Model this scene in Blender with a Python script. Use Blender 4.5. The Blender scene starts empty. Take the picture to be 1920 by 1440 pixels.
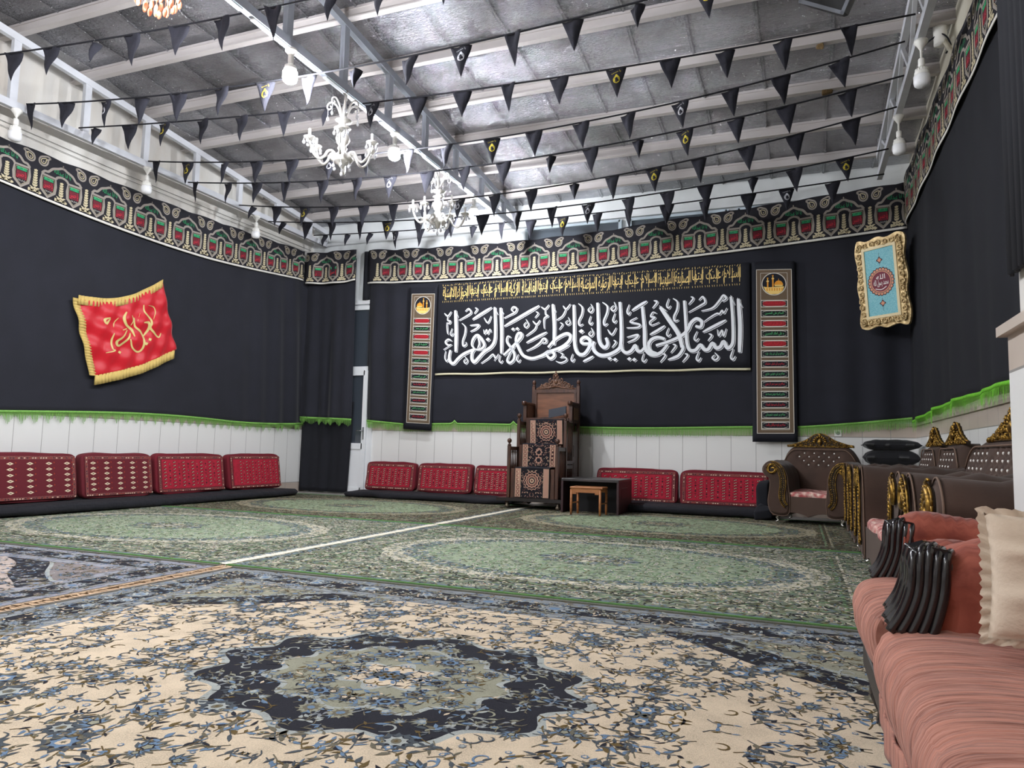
import bpy, math, random
from mathutils import Vector, Matrix
from mathutils.noise import noise as pnoise

# ------------------------------------------------------------ camera, light level
sc = bpy.context.scene
COL = sc.collection
EYE = Vector((0.0, 0.0, 0.8))
YAW, PITCH, ROLL, FPX = math.radians(21.6), math.radians(5.2), math.radians(1.36), 1355.0
FWD = Vector((-math.sin(YAW)*math.cos(PITCH), math.cos(YAW)*math.cos(PITCH), math.sin(PITCH)))
_r0 = Vector((math.cos(YAW), math.sin(YAW), 0)); _u0 = _r0.cross(FWD)
RGT = _r0*math.cos(ROLL) + _u0*math.sin(ROLL)
UPV = -_r0*math.sin(ROLL) + _u0*math.cos(ROLL)
cd = bpy.data.cameras.new('camera')
cam = bpy.data.objects.new('camera', cd); COL.objects.link(cam)
cd.sensor_fit = 'HORIZONTAL'; cd.sensor_width = 36.0; cd.lens = 36.0*FPX/1920.0
cd.clip_start = 0.03; cd.clip_end = 100
cam.matrix_world = Matrix((( RGT.x, UPV.x, -FWD.x, EYE.x), (RGT.y, UPV.y, -FWD.y, EYE.y), (RGT.z, UPV.z, -FWD.z, EYE.z), (0,0,0,1)))
sc.camera = cam
w = bpy.data.worlds.new('world'); sc.world = w; w.use_nodes = True
w.node_tree.nodes['Background'].inputs[0].default_value = (0.02, 0.022, 0.03, 1)
w.node_tree.nodes['Background'].inputs[1].default_value = 1.0
sc.view_settings.view_transform = 'Standard'; sc.view_settings.look = 'None'
sc.view_settings.gamma = 1.0; sc.view_settings.use_curve_mapping = False
sc.view_settings.exposure = 0.0
LAMP_POWER = 1340.0     # emission strength of each lit bulb
WARM_POWER = 60.0
# hall: x -8.05 .. 1.42, far wall y 10.5, roof falls towards the far wall
XL, XR, YB, YF = -8.05, 1.42, 10.5, -4.2
def roof(y): return 4.72 + 0.095*(10.6 - y)
def at(px, py, ax, val):
    """photo position -> point of the real plane axis=val"""
    d = RGT*(px-960) - UPV*(py-720) + FWD*FPX
    return EYE + d*((val-EYE[ax])/d[ax])

# ------------------------------------------------------------ materials
def lin(c):
    def f(v):
        v /= 255.0
        return v/12.92 if v <= 0.04045 else ((v+0.055)/1.055)**2.4
    return (f(c[0]), f(c[1]), f(c[2]), 1)
MATS = {}
def mat(name, col=(128,128,128), rough=0.8, metal=0.0, bump=None, var=None, sheen=0.0, spec=0.5, emit=None, trans=0.0, coat=0.0, stretch=None, ior=1.45, var2=None):
    """bump=(scale,strength) var=(scale,other colour,amount) stretch=xyz scale for both"""
    if name in MATS: return MATS[name]
    m = bpy.data.materials.new(name); m.use_nodes = True; nt = m.node_tree
    b = nt.nodes['Principled BSDF']
    b.inputs['Base Color'].default_value = lin(col); b.inputs['Roughness'].default_value = rough
    b.inputs['Metallic'].default_value = metal; b.inputs['Specular IOR Level'].default_value = spec
    b.inputs['IOR'].default_value = ior
    if sheen: b.inputs['Sheen Weight'].default_value = sheen; b.inputs['Sheen Roughness'].default_value = 0.4
    if trans: b.inputs['Transmission Weight'].default_value = trans
    if coat: b.inputs['Coat Weight'].default_value = coat; b.inputs['Coat Roughness'].default_value = 0.08
    if emit: b.inputs['Emission Color'].default_value = lin(emit[0]); b.inputs['Emission Strength'].default_value = emit[1]
    if bump or var or var2:
        tc = nt.nodes.new('ShaderNodeTexCoord'); src = tc.outputs['Object']
        if stretch:
            mp = nt.nodes.new('ShaderNodeMapping'); mp.inputs['Scale'].default_value = stretch
            nt.links.new(src, mp.inputs[0]); src = mp.outputs[0]
    last = None
    for vv in (var, var2):
        if not vv: continue
        n = nt.nodes.new('ShaderNodeTexNoise'); n.inputs['Scale'].default_value = vv[0]; n.inputs['Detail'].default_value = 5
        nt.links.new(src, n.inputs['Vector'])
        rp = nt.nodes.new('ShaderNodeMapRange'); rp.inputs['From Min'].default_value = 0.36; rp.inputs['From Max'].default_value = 0.64
        rp.inputs['To Max'].default_value = vv[2]
        nt.links.new(n.outputs['Fac'], rp.inputs['Value'])
        mx = nt.nodes.new('ShaderNodeMix'); mx.data_type = 'RGBA'
        if last: nt.links.new(last, mx.inputs['A'])
        else: mx.inputs['A'].default_value = lin(col)
        mx.inputs['B'].default_value = lin(vv[1])
        nt.links.new(rp.outputs[0], mx.inputs['Factor']); last = mx.outputs['Result']
    if last: nt.links.new(last, b.inputs['Base Color'])
    if bump:
        n = nt.nodes.new('ShaderNodeTexNoise'); n.inputs['Scale'].default_value = bump[0]; n.inputs['Detail'].default_value = 6
        nt.links.new(src, n.inputs['Vector'])
        bp = nt.nodes.new('ShaderNodeBump'); bp.inputs['Strength'].default_value = bump[1]; bp.inputs['Distance'].default_value = bump[2] if len(bump) > 2 else 0.02
        nt.links.new(n.outputs['Fac'], bp.inputs['Height']); nt.links.new(bp.outputs[0], b.inputs['Normal'])
    MATS[name] = m; return m

def tile_material(name, axis):
    """white glazed wall panels: joints every 33 cm, a beige course on top and at the foot"""
    m = bpy.data.materials.new(name); m.use_nodes = True; nt = m.node_tree; N = nt.nodes; L = nt.links
    b = N['Principled BSDF']; b.inputs['Roughness'].default_value = 0.28
    tc = N.new('ShaderNodeTexCoord'); sp = N.new('ShaderNodeSeparateXYZ'); L.new(tc.outputs['Object'], sp.inputs[0])
    def mth(op, a, b_=None, c=None):
        n = N.new('ShaderNodeMath'); n.operation = op
        for i, v in enumerate((a, b_, c)):
            if v is None: continue
            if isinstance(v, (int, float)): n.inputs[i].default_value = v
            else: L.new(v, n.inputs[i])
        return n.outputs[0]
    u = sp.outputs[axis]; z = sp.outputs[2]
    fr = mth('PINGPONG', mth('ADD', u, 20.0), 0.165)
    joint = mth('LESS_THAN', fr, 0.0028)
    above = mth('GREATER_THAN', z, 1.07)
    foot = mth('LESS_THAN', z, 0.16)
    hz = mth('LESS_THAN', mth('ABSOLUTE', mth('SUBTRACT', z, 1.07)), 0.004)
    hz2 = mth('LESS_THAN', mth('ABSOLUTE', mth('SUBTRACT', z, 0.16)), 0.003)
    jt = mth('MAXIMUM', joint, mth('MAXIMUM', hz, hz2))
    ns = N.new('ShaderNodeTexNoise'); ns.inputs['Scale'].default_value = 2.5; ns.inputs['Detail'].default_value = 8
    mp = N.new('ShaderNodeMapping'); mp.inputs['Scale'].default_value = (1, 1, 3); L.new(tc.outputs['Object'], mp.inputs[0]); L.new(mp.outputs[0], ns.inputs['Vector'])
    def mix(f, a, c):
        n = N.new('ShaderNodeMix'); n.data_type = 'RGBA'
        L.new(f, n.inputs['Factor'])
        if isinstance(a, tuple): n.inputs['A'].default_value = a
        else: L.new(a, n.inputs['A'])
        if isinstance(c, tuple): n.inputs['B'].default_value = c
        else: L.new(c, n.inputs['B'])
        return n.outputs['Result']
    beige = mix(ns.outputs['Fac'], lin((205,192,180)), lin((176,160,146)))
    c = mix(mth('MAXIMUM', above, foot), lin((226,225,222)), beige)
    c = mix(jt, c, lin((150,146,142)))
    L.new(c, b.inputs['Base Color'])
    bp = N.new('ShaderNodeBump'); bp.inputs['Distance'].default_value = 0.003; bp.invert = True
    L.new(jt, bp.inputs['Height']); L.new(bp.outputs[0], b.inputs['Normal'])
    return m

# ------------------------------------------------------------ objects
def tag(o, label=None, cat=None, group=None, kind=None):
    if label: o['label'] = label
    if cat: o['category'] = cat
    if group: o['group'] = group
    if kind: o['kind'] = kind
    return o
def thing(name, label, cat, loc=(0,0,0), rz=0, group=None):
    o = bpy.data.objects.new(name, None); COL.objects.link(o); o.empty_display_size = 0.1
    o.location = loc; o.rotation_euler = (0, 0, rz)
    return tag(o, label, cat, group)
def dup(root, loc, rz=None, label=None, group=None):
    r = root.copy(); COL.objects.link(r); r.location = loc
    if rz is not None: r.rotation_euler = (0, 0, rz)
    if label: r['label'] = label
    if group: r['group'] = group
    for ch in list(root.children):
        c = ch.copy(); COL.objects.link(c); c.parent = r
        for g in list(ch.children):
            d = g.copy(); COL.objects.link(d); d.parent = c
    return r

class MB:
    """collects shapes, builds ONE mesh object"""
    def __init__(s): s.v = []; s.f = []; s.m = []; s.sm = []
    def add(s, vs, fs, mi=0, smooth=True):
        o = len(s.v); s.v.extend(vs)
        for f in fs: s.f.append([i+o for i in f]); s.m.append(mi); s.sm.append(smooth)
    def box(s, c, d, mi=0, rz=0, taper=1.0, bev=0.0):
        x, y, z = d[0]/2, d[1]/2, d[2]/2; ca, sa = math.cos(rz), math.sin(rz)
        def P(a, b_, cc): return (c[0]+a*ca-b_*sa, c[1]+a*sa+b_*ca, c[2]+cc)
        if bev:
            e = min(bev, x*.9, y*.9, z*.9); vs = []; fs = []
            rings = [(-z, x-e, y-e), (-z+e, x, y), (z-e, x*taper, y*taper), (z, (x-e)*taper, (y-e)*taper)]
            for (zz, xx, yy) in rings:
                k = e
                vs += [P(-xx+k,-yy,zz), P(xx-k,-yy,zz), P(xx,-yy+k,zz), P(xx,yy-k,zz), P(xx-k,yy,zz), P(-xx+k,yy,zz), P(-xx,yy-k,zz), P(-xx,-yy+k,zz)]
            for r in range(3):
                for i in range(8):
                    j = (i+1) % 8; fs.append((r*8+i, r*8+j, r*8+8+j, r*8+8+i))
            fs.append(tuple(range(7,-1,-1))); fs.append(tuple(range(24,32)))
            s.add(vs, fs, mi, False); return
        vs = [P(-x,-y,-z),P(x,-y,-z),P(x,y,-z),P(-x,y,-z),P(-x*taper,-y*taper,z),P(x*taper,-y*taper,z),P(x*taper,y*taper,z),P(-x*taper,y*taper,z)]
        s.add(vs, [(3,2,1,0),(4,5,6,7),(0,1,5,4),(1,2,6,5),(2,3,7,6),(3,0,4,7)], mi, False)
    def beam(s, a, b_, wd, ht, mi=0):
        """box between two points, wd sideways, ht up"""
        a = Vector(a); b_ = Vector(b_); d = (b_-a).normalized()
        sd = d.cross(Vector((0,0,1)))
        sd = Vector((1,0,0)) if sd.length < 1e-4 else sd.normalized()
        up = sd.cross(d)
        vs = []
        for p in (a, b_):
            for i, j in ((-1,-1),(1,-1),(1,1),(-1,1)): vs.append(tuple(p+sd*(i*wd/2)+up*(j*ht/2)))
        s.add(vs, [(0,1,2,3),(7,6,5,4),(0,4,5,1),(1,5,6,2),(2,6,7,3),(3,7,4,0)], mi, False)
    def tube(s, pts, r, n=8, mi=0, closed=False, flat=1.0):
        pts = [Vector(p) for p in pts]; k = len(pts); vs = []; fs = []
        rr = r if isinstance(r, (list, tuple)) else [r]*k
        ref = None
        for i, p in enumerate(pts):
            a = pts[(i-1) % k] if (closed or i > 0) else p
            b_ = pts[(i+1) % k] if (closed or i < k-1) else p
            t = (b_-a)
            t = t.normalized() if t.length > 1e-9 else Vector((0,0,1))
            if ref is None: ref = Vector((0,0,1)) if abs(t.z) < .9 else Vector((1,0,0))
            u = t.cross(ref); u = u.normalized() if u.length > 1e-6 else Vector((1,0,0))
            v = u.cross(t); ref = v
            for j in range(n):
                q = 2*math.pi*j/n; vs.append(tuple(p+u*(rr[i]*math.cos(q))+v*(rr[i]*math.sin(q)*flat)))
        for i in range(k if closed else k-1):
            for j in range(n):
                a = i*n+j; b_ = i*n+(j+1) % n; c = ((i+1) % k)*n+(j+1) % n; d = ((i+1) % k)*n+j
                fs.append((a, b_, c, d))
        if not closed: fs.append(tuple(range(n-1,-1,-1))); fs.append(tuple(range((k-1)*n, k*n)))
        s.add(vs, fs, mi)
    def lathe(s, prof, n=20, c=(0,0,0), mi=0, axis=None):
        vs = []; fs = []; k = len(prof)
        for (r, z) in prof:
            for j in range(n):
                q = 2*math.pi*j/n; vs.append((c[0]+r*math.cos(q), c[1]+r*math.sin(q), c[2]+z))
        for i in range(k-1):
            for j in range(n): fs.append((i*n+j, i*n+(j+1) % n, (i+1)*n+(j+1) % n, (i+1)*n+j))
        fs.append(tuple(range(n-1,-1,-1))); fs.append(tuple(range((k-1)*n, k*n)))
        s.add(vs, fs, mi)
    def grid(s, fn, nu, nv, mi=0, back=None, smooth=True):
        """fn(u,v)->xyz ; back(u,v)->xyz closes the sheet into a solid"""
        vs = [tuple(fn(i/nu, j/nv)) for j in range(nv+1) for i in range(nu+1)]; W = nu+1
        fs = [(j*W+i, j*W+i+1, (j+1)*W+i+1, (j+1)*W+i) for j in range(nv) for i in range(nu)]
        if back:
            o = len(vs); vs += [tuple(back(i/nu, j/nv)) for j in range(nv+1) for i in range(nu+1)]
            fs += [(o+j*W+i, o+(j+1)*W+i, o+(j+1)*W+i+1, o+j*W+i+1) for j in range(nv) for i in range(nu)]
            for i in range(nu):
                fs.append((i, o+i, o+i+1, i+1)); a = nv*W+i; fs.append((a, a+1, o+a+1, o+a))
            for j in range(nv):
                a = j*W; fs.append((a, a+W, o+a+W, o+a)); a = j*W+nu; fs.append((a, o+a, o+a+W, a+W))
        s.add(vs, fs, mi, smooth)
    def blob(s, c, r, nu=10, nv=6, mi=0, M=None):
        vs = []; fs = []
        for j in range(nv+1):
            t = math.pi*j/nv
            for i in range(nu):
                q = 2*math.pi*i/nu
                p = Vector((r[0]*math.sin(t)*math.cos(q), r[1]*math.sin(t)*math.sin(q), r[2]*math.cos(t)))
                if M: p = M @ p
                vs.append((c[0]+p.x, c[1]+p.y, c[2]+p.z))
        for j in range(nv):
            for i in range(nu): fs.append((j*nu+i, (j+1)*nu+i, (j+1)*nu+(i+1) % nu, j*nu+(i+1) % nu))
        s.add(vs, fs, mi)
    def prism(s, outline, fn, d0, d1, mi=0, inset=0.0, smooth=False):
        """outline 2D polygon; fn(a,b,d) -> xyz; extruded d0..d1 with optional soft rims"""
        n = len(outline); cx = sum(p[0] for p in outline)/n; cy = sum(p[1] for p in outline)/n
        def ring(k, d): return [tuple(fn(cx+(p[0]-cx)*k, cy+(p[1]-cy)*k, d)) for p in outline]
        if inset:
            sg = 1 if d1 > d0 else -1
            rs = [ring(1-inset*2.2, d0), ring(1-inset*.6, d0+sg*inset*.18), ring(1, d0+sg*inset*.6), ring(1, d1-sg*inset*.6), ring(1-inset*.6, d1-sg*inset*.18), ring(1-inset*2.2, d1)]
        else: rs = [ring(1, d0), ring(1, d1)]
        vs = [v for r in rs for v in r]; fs = []
        for r in range(len(rs)-1):
            for i in range(n): j = (i+1) % n; fs.append((r*n+i, r*n+j, (r+1)*n+j, (r+1)*n+i))
        s.add(vs, fs, mi, smooth or bool(inset))
        s.add(rs[0], [tuple(range(n-1,-1,-1))], mi, False); s.add(rs[-1], [tuple(range(n))], mi, False)
    def build(s, name, mats, parent=None, org=(0,0,0)):
        me = bpy.data.meshes.new(name)
        ox, oy, oz = org
        me.from_pydata([(v[0]-ox, v[1]-oy, v[2]-oz) for v in s.v], [], s.f)
        if not isinstance(mats, (list, tuple)): mats = [mats]
        for m in mats: me.materials.append(m)
        me.polygons.foreach_set('material_index', s.m); me.polygons.foreach_set('use_smooth', s.sm); me.update()
        o = bpy.data.objects.new(name, me); COL.objects.link(o)
        if parent: o.parent = parent
        else: o.location = org
        return o

def crom(pts, k=5):
    """smooth curve through points (any dimension)"""
    if len(pts) < 3: return [tuple(p) for p in pts]
    out = []; n = len(pts); D = len(pts[0])
    for i in range(n-1):
        p0 = pts[max(i-1,0)]; p1 = pts[i]; p2 = pts[i+1]; p3 = pts[min(i+2,n-1)]
        for j in range(k):
            t = j/k; t2 = t*t; t3 = t2*t
            out.append(tuple(.5*(2*p1[a]+(p2[a]-p0[a])*t+(2*p0[a]-5*p1[a]+4*p2[a]-p3[a])*t2+(3*p1[a]-p0[a]-3*p2[a]+p3[a])*t3) for a in range(D)))
    out.append(tuple(pts[-1])); return out

class Art:
    """flat drawing made of real polygons, laid on a surface in thin layers"""
    def __init__(s): s.v = []; s.f = []; s.m = []
    def poly(s, pts, c, l=1):
        o = len(s.v); s.v.extend((p[0], p[1], l) for p in pts); s.f.append(list(range(o, o+len(pts)))); s.m.append(c)
    def rect(s, x0, y0, x1, y1, c, l=1): s.poly([(x0,y0),(x1,y0),(x1,y1),(x0,y1)], c, l)
    def frame(s, x0, y0, x1, y1, t, c, l=1):
        s.rect(x0,y0,x1,y0+t,c,l); s.rect(x0,y1-t,x1,y1,c,l); s.rect(x0,y0+t,x0+t,y1-t,c,l); s.rect(x1-t,y0+t,x1,y1-t,c,l)
    def circle(s, x, y, r, c, l=1, n=20, ry=None):
        ry = ry or r; s.poly([(x+r*math.cos(2*math.pi*i/n), y+ry*math.sin(2*math.pi*i/n)) for i in range(n)], c, l)
    def star(s, x, y, r, k, amp, c, l=1, rot=0, n=24, sx=1, sy=1):
        s.poly([(x+sx*r*(1+amp*math.cos(k*a))*math.cos(a+rot), y+sy*r*(1+amp*math.cos(k*a))*math.sin(a+rot)) for a in [2*math.pi*i/n for i in range(n)]], c, l)
    def leaf(s, x, y, a, L, w, c, l=1, bend=0.25):
        ca, sa = math.cos(a), math.sin(a); P = []
        for t, q in ((0,0),(.3,.8),(.6,.9),(1,0),(.6,-.5),(.3,-.55)):
            u = t*L; v = q*w/2 + bend*L*t*t
            P.append((x+u*ca-v*sa, y+u*sa+v*ca))
        s.poly(P, c, l)
    def stroke(s, pts, w, c, l=1, smooth=True, taper=0.0, closed=False, k=5, off=(0,0)):
        P = list(pts)
        if closed: P = P+[P[0]]
        P = crom(P, k) if smooth else P
        n = len(P); L = []; R = []
        for i in range(n):
            a = P[max(i-1,0)]; b_ = P[min(i+1,n-1)]
            if closed and i in (0, n-1): a = P[n-2]; b_ = P[1]
            dx, dy = b_[0]-a[0], b_[1]-a[1]; d = math.hypot(dx, dy) or 1
            t = i/(n-1); ww = w/2
            if taper: ww *= 1-taper*max(0, abs(2*t-1)-.5)*2
            L.append((P[i][0]-dy/d*ww+off[0], P[i][1]+dx/d*ww+off[1])); R.append((P[i][0]+dy/d*ww+off[0], P[i][1]-dx/d*ww+off[1]))
        o = len(s.v); s.v.extend((p[0],p[1],l) for p in L); s.v.extend((p[0],p[1],l) for p in R)
        for i in range(n-1): s.f.append([o+i, o+n+i, o+n+i+1, o+i+1]); s.m.append(c)
    def tris(s, T, x, y, sx, sy, c, l=1):
        vs, fs = T; o = len(s.v); s.v.extend((x+p[0]*sx, y+p[1]*sy, l) for p in vs)
        for f in fs: s.f.append([o+i for i in f]); s.m.append(c)
    def text(s, st, x0, y0, x1, y1, c, l=1):
        """shaped Persian / Arabic line fitted into a box"""
        T = glyphs(st); s.tris(T, x0, y0, x1-x0, y1-y0, c, l)
    def build(s, name, mats, fn, parent=None, org=(0,0,0), dh=0.0008):
        me = bpy.data.meshes.new(name); V = []
        for (x, y, l) in s.v:
            p = fn(x, y, l*dh); V.append((p[0]-org[0], p[1]-org[1], p[2]-org[2]))
        me.from_pydata(V, [], s.f)
        for m in mats: me.materials.append(m)
        me.polygons.foreach_set('material_index', s.m); me.update()
        o = bpy.data.objects.new(name, me); COL.objects.link(o)
        if parent: o.parent = parent
        else: o.location = org
        return o

FORMS = {}
for ch, code, k in (('ا',0xFE8D,2),('آ',0xFE81,2),('ب',0xFE8F,4),('ة',0xFE93,2),('ت',0xFE95,4),('ج',0xFE9D,4),('ح',0xFEA1,4),('خ',0xFEA5,4),('د',0xFEA9,2),('ذ',0xFEAB,2),
    ('ر',0xFEAD,2),('ز',0xFEAF,2),('س',0xFEB1,4),('ش',0xFEB5,4),('ص',0xFEB9,4),('ض',0xFEBD,4),('ط',0xFEC1,4),('ظ',0xFEC5,4),('ع',0xFEC9,4),('غ',0xFECD,4),('ف',0xFED1,4),('ق',0xFED5,4),
    ('ك',0xFED9,4),('ل',0xFEDD,4),('م',0xFEE1,4),('ن',0xFEE5,4),('ه',0xFEE9,4),('و',0xFEED,2),('ي',0xFEF1,4),('ی',0xFBFC,4),('ک',0xFB8E,4),('گ',0xFB92,4),('پ',0xFB56,4),('چ',0xFB7A,4),('ء',0xFE80,1),('@',0xFEFB,2)):
    FORMS[ch] = (code, k)
def shape(st):
    st = st.replace('لا', '@'); out = []
    for i, ch in enumerate(st):
        if ch not in FORMS: out.append(ch); continue
        code, k = FORMS[ch]
        prev = st[i-1] if i else ' '; nxt = st[i+1] if i+1 < len(st) else ' '
        jp = prev in FORMS and FORMS[prev][1] == 4 and k > 1
        jn = k == 4 and nxt in FORMS and FORMS[nxt][1] > 1
        out.append(chr(code + (3 if jp and jn else 2 if jn else 1 if jp else 0)))
    return ''.join(reversed(out))
_G = {}
def glyphs(st):
    """2D triangles of a shaped line, scaled to the unit box"""
    if st in _G: return _G[st]
    c = bpy.data.curves.new('line', 'FONT'); c.body = shape(st); c.resolution_u = 1; c.fill_mode = 'FRONT'
    o = bpy.data.objects.new('line', c); COL.objects.link(o)
    me = o.to_mesh(); vs = [(v.co.x, v.co.y) for v in me.vertices]; fs = [list(p.vertices) for p in me.polygons]
    o.to_mesh_clear(); bpy.data.objects.remove(o); bpy.data.curves.remove(c)
    if not vs: _G[st] = ([], []); return _G[st]
    x0 = min(v[0] for v in vs); x1 = max(v[0] for v in vs); y0 = min(v[1] for v in vs); y1 = max(v[1] for v in vs)
    _G[st] = ([((v[0]-x0)/(x1-x0), (v[1]-y0)/(y1-y0)) for v in vs], fs); return _G[st]

# ------------------------------------------------------------ shell of the hall
def struct(o): o['kind'] = 'structure'; return o
def panel(name, pts, m, org=(0,0,0)):
    b = MB(); b.add([tuple(p) for p in pts], [(0,1,2,3)], 0, False); return struct(b.build(name, m, None, org))
def solid(name, lo, hi, m):
    b = MB(); c = [(lo[i]+hi[i])/2 for i in range(3)]; b.box(c, [hi[i]-lo[i] for i in range(3)]); return struct(b.build(name, m))
M_floor = mat('stone_floor', (150,146,140), .5, var=(6,(120,116,110),.6))
solid('floor', (XL-.3, YF-.3, -.12), (XR+.3, YB+.3, 0), M_floor)
M_plaster = mat('stained_plaster', (222,219,212), .8, var=(1.3,(176,166,155),.75), var2=(7,(205,203,200),.5), stretch=(1,1,.35), bump=(60,.08))
M_sheet = mat('pale_cladding', (232,235,236), .6, var=(2,(205,208,208),.5))
M_cream = mat('cream_cladding', (222,216,198), .55, var=(2,(190,180,160),.5), stretch=(1,1,.3))
T_x = tile_material('wall_panels_side', 1); T_y = tile_material('wall_panels_far', 0)
def wall(name, a, b_, z1fn, m_low, m_up, nrm, zt=1.22):
    """tiled to zt with a small ledge, plaster above, .25 thick"""
    b = MB(); a = Vector(a); b_ = Vector(b_); n = Vector(nrm)
    def slab(z0a, z1a, z0b, z1b, push, mi):
        vs = []
        for k in (push, -.25):
            q = n*k
            vs += [(a.x+q.x, a.y+q.y, z0a), (b_.x+q.x, b_.y+q.y, z0b), (b_.x+q.x, b_.y+q.y, z1b), (a.x+q.x, a.y+q.y, z1a)]
        b.add(vs, [(0,1,2,3),(7,6,5,4),(0,4,5,1),(1,5,6,2),(2,6,7,3),(3,7,4,0)], mi, False)
    slab(0, zt, 0, zt, .012, 0); slab(zt, zt+.03, zt, zt+.03, .03, 0); slab(zt+.03, z1fn(a), zt+.03, z1fn(b_), 0, 1)
    return struct(b.build(name, [m_low, m_up]))
rf = lambda p: roof(p.y)+.02
wall('wall_left', (XL, YF, 0), (XL, YB, 0), rf, T_x, M_plaster, (1,0,0))
wall('wall_back', (XL-.2, YB, 0), (XR+.2, YB, 0), rf, T_y, M_sheet, (0,-1,0))
wall('wall_right', (XR, YF, 0), (XR, YB, 0), rf, T_x, M_cream, (-1,0,0))
wall('wall_front', (XL-.2, YF, 0), (XR+.2, YF, 0), rf, T_y, M_plaster, (0,1,0))
# pier standing out of the right wall
b = MB(); b.box(((.60+XR)/2, 2.38, .59), (XR-.60, .4, 1.18), 0); b.box(((.575+XR)/2, 2.38, 1.195), (XR-.575, .45, .03), 0)
b.box(((.63+XR)/2, 2.38, 3.3), (XR-.63, .36, 4.2), 1)
struct(b.build('wall_pier', [T_y, M_plaster]))
# foil-faced insulation under the roof
def foil_material():
    m = bpy.data.materials.new('crinkled_foil'); m.use_nodes = True; nt = m.node_tree; N = nt.nodes; L = nt.links
    p = N['Principled BSDF']; p.inputs['Metallic'].default_value = .95; p.inputs['Roughness'].default_value = .11
    tc = N.new('ShaderNodeTexCoord')
    def nz(sc_, stretch, detail, dist=0):
        mp = N.new('ShaderNodeMapping'); mp.inputs['Scale'].default_value = stretch; L.new(tc.outputs['Object'], mp.inputs[0])
        n = N.new('ShaderNodeTexNoise'); n.inputs['Scale'].default_value = sc_; n.inputs['Detail'].default_value = detail; n.inputs['Distortion'].default_value = dist
        L.new(mp.outputs[0], n.inputs['Vector']); return n.outputs['Fac']
    a = nz(7, (1,2.6,1), 5, 1.2); c = nz(26, (.8,2.0,1), 5, 1.4); d = nz(1.1, (1,1,1), 3)
    rp = N.new('ShaderNodeValToRGB'); rp.color_ramp.elements[0].color = lin((138,138,142)); rp.color_ramp.elements[1].color = lin((205,207,214))
    rp.color_ramp.elements[0].position = .35; rp.color_ramp.elements[1].position = .65
    L.new(d, rp.inputs[0]); L.new(rp.outputs[0], p.inputs['Base Color'])
    b1 = N.new('ShaderNodeBump'); b1.inputs['Strength'].default_value = .8; b1.inputs['Distance'].default_value = .035; L.new(a, b1.inputs['Height'])
    b2 = N.new('ShaderNodeBump'); b2.inputs['Strength'].default_value = 1.0; b2.inputs['Distance'].default_value = .04; L.new(c, b2.inputs['Height']); L.new(b1.outputs[0], b2.inputs['Normal'])
    L.new(b2.outputs[0], p.inputs['Normal']); return m
b = MB()
PUR = [10.0-.845*i for i in range(17)]         # purlin lines
def sag(y):
    k = ((10.0-y)/.845) % 1.0
    return .035*math.sin(math.pi*k)
b.grid(lambda u, v: (XL-.2+(XR-XL+.4)*u, YF-.2+(YB-YF+.4)*v, roof(YF-.2+(YB-YF+.4)*v)-sag(YF-.2+(YB-YF+.4)*v)), 40, 110, 0,
       back=lambda u, v: (XL-.2+(XR-XL+.4)*u, YF-.2+(YB-YF+.4)*v, roof(YF-.2+(YB-YF+.4)*v)+.08))
for k in range(15):
    x_ = XL+.3+.62*k+.05*math.sin(k*5)
    yy = lambda v: YF+(YB-YF)*v
    b.grid(lambda u, v: (x_+.035*u+.012*math.sin(v*40+k), yy(v), roof(yy(v))-sag(yy(v))-.014+.010*abs(2*u-1)), 2, 110, 0, back=lambda u, v: (x_+.035*u+.012*math.sin(v*40+k), yy(v), roof(yy(v))-sag(yy(v))+.002))
struct(b.build('ceiling', foil_material()))
M_pur = mat('purlin_paint', (196,190,188), .55, var=(3,(160,152,148),.5), stretch=(.4,1,1))
for i, y in enumerate(PUR):
    if y < YF: break
    b = MB(); z = roof(y)
    b.box(((XL+XR)/2, y, z-.07), (XR-XL, .05, .13)); b.box(((XL+XR)/2, y-.035, z-.128), (XR-XL, .02, .014)); b.box(((XL+XR)/2, y-.03, z-.035), (XR-XL, .012, .008))
    o = b.build('trim_%d' % (i+1), M_pur); struct(o)
M_rust = mat('torn_foam', (98,78,48), .9, bump=(40,.8))
# roof trusses
M_steel = mat('pale_steel_paint', (176,182,194), .45, var=(4,(150,154,164),.4))
M_steel2 = mat('white_steel_paint', (206,208,214), .5, var=(4,(180,180,184),.4))
M_tape = mat('white_cable_duct', (238,242,248), .3)
M_plw = mat('white_plastic', (236,234,228), .35)
def truss(name, x, label, m, kind, y0=10.45, y1=-3.9):
    t = thing(name, label, 'truss', (x, y0, 4.3)); org = (x, y0, 4.3)
    b = MB(); b.beam((x, y0, 4.34), (x, y1, 4.34), .06, .08); b.build('lower_chord', m, t, org)
    b = MB(); b.beam((x, y0, roof(y0)-.18), (x, y1, roof(y1)-.18), .06, .08); b.build('upper_chord', m, t, org)
    if kind == 'post':
        for y in PUR:
            if y > y1: b = MB(); b.box((x, y-.03, (4.36+roof(y)-.2)/2), (.05, .08, roof(y)-.2-4.36)); b.build('post', m, t, org)
        b = MB(); b.box((x, y0, (4.3+roof(y0)-.15)/2), (.04, .04, roof(y0)-.15-4.3)); b.build('post', m, t, org)
    else:
        n = 0; y = y0
        while y-.45 > y1:
            b = MB(); ya = y; yb = y-.45
            za, zb = (4.37, roof(yb)-.2) if n % 2 == 0 else (roof(ya)-.2, 4.37)
            b.beam((x, ya, za), (x, yb, zb), .035, .035); b.build('diagonal', m, t, org); y = yb; n += 1
    return t
truss('roof_truss', -4.15, 'grey steel truss down the middle of the hall carrying the lit bulbs', M_steel, 'post')
t = COL.objects['roof_truss']
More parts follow.
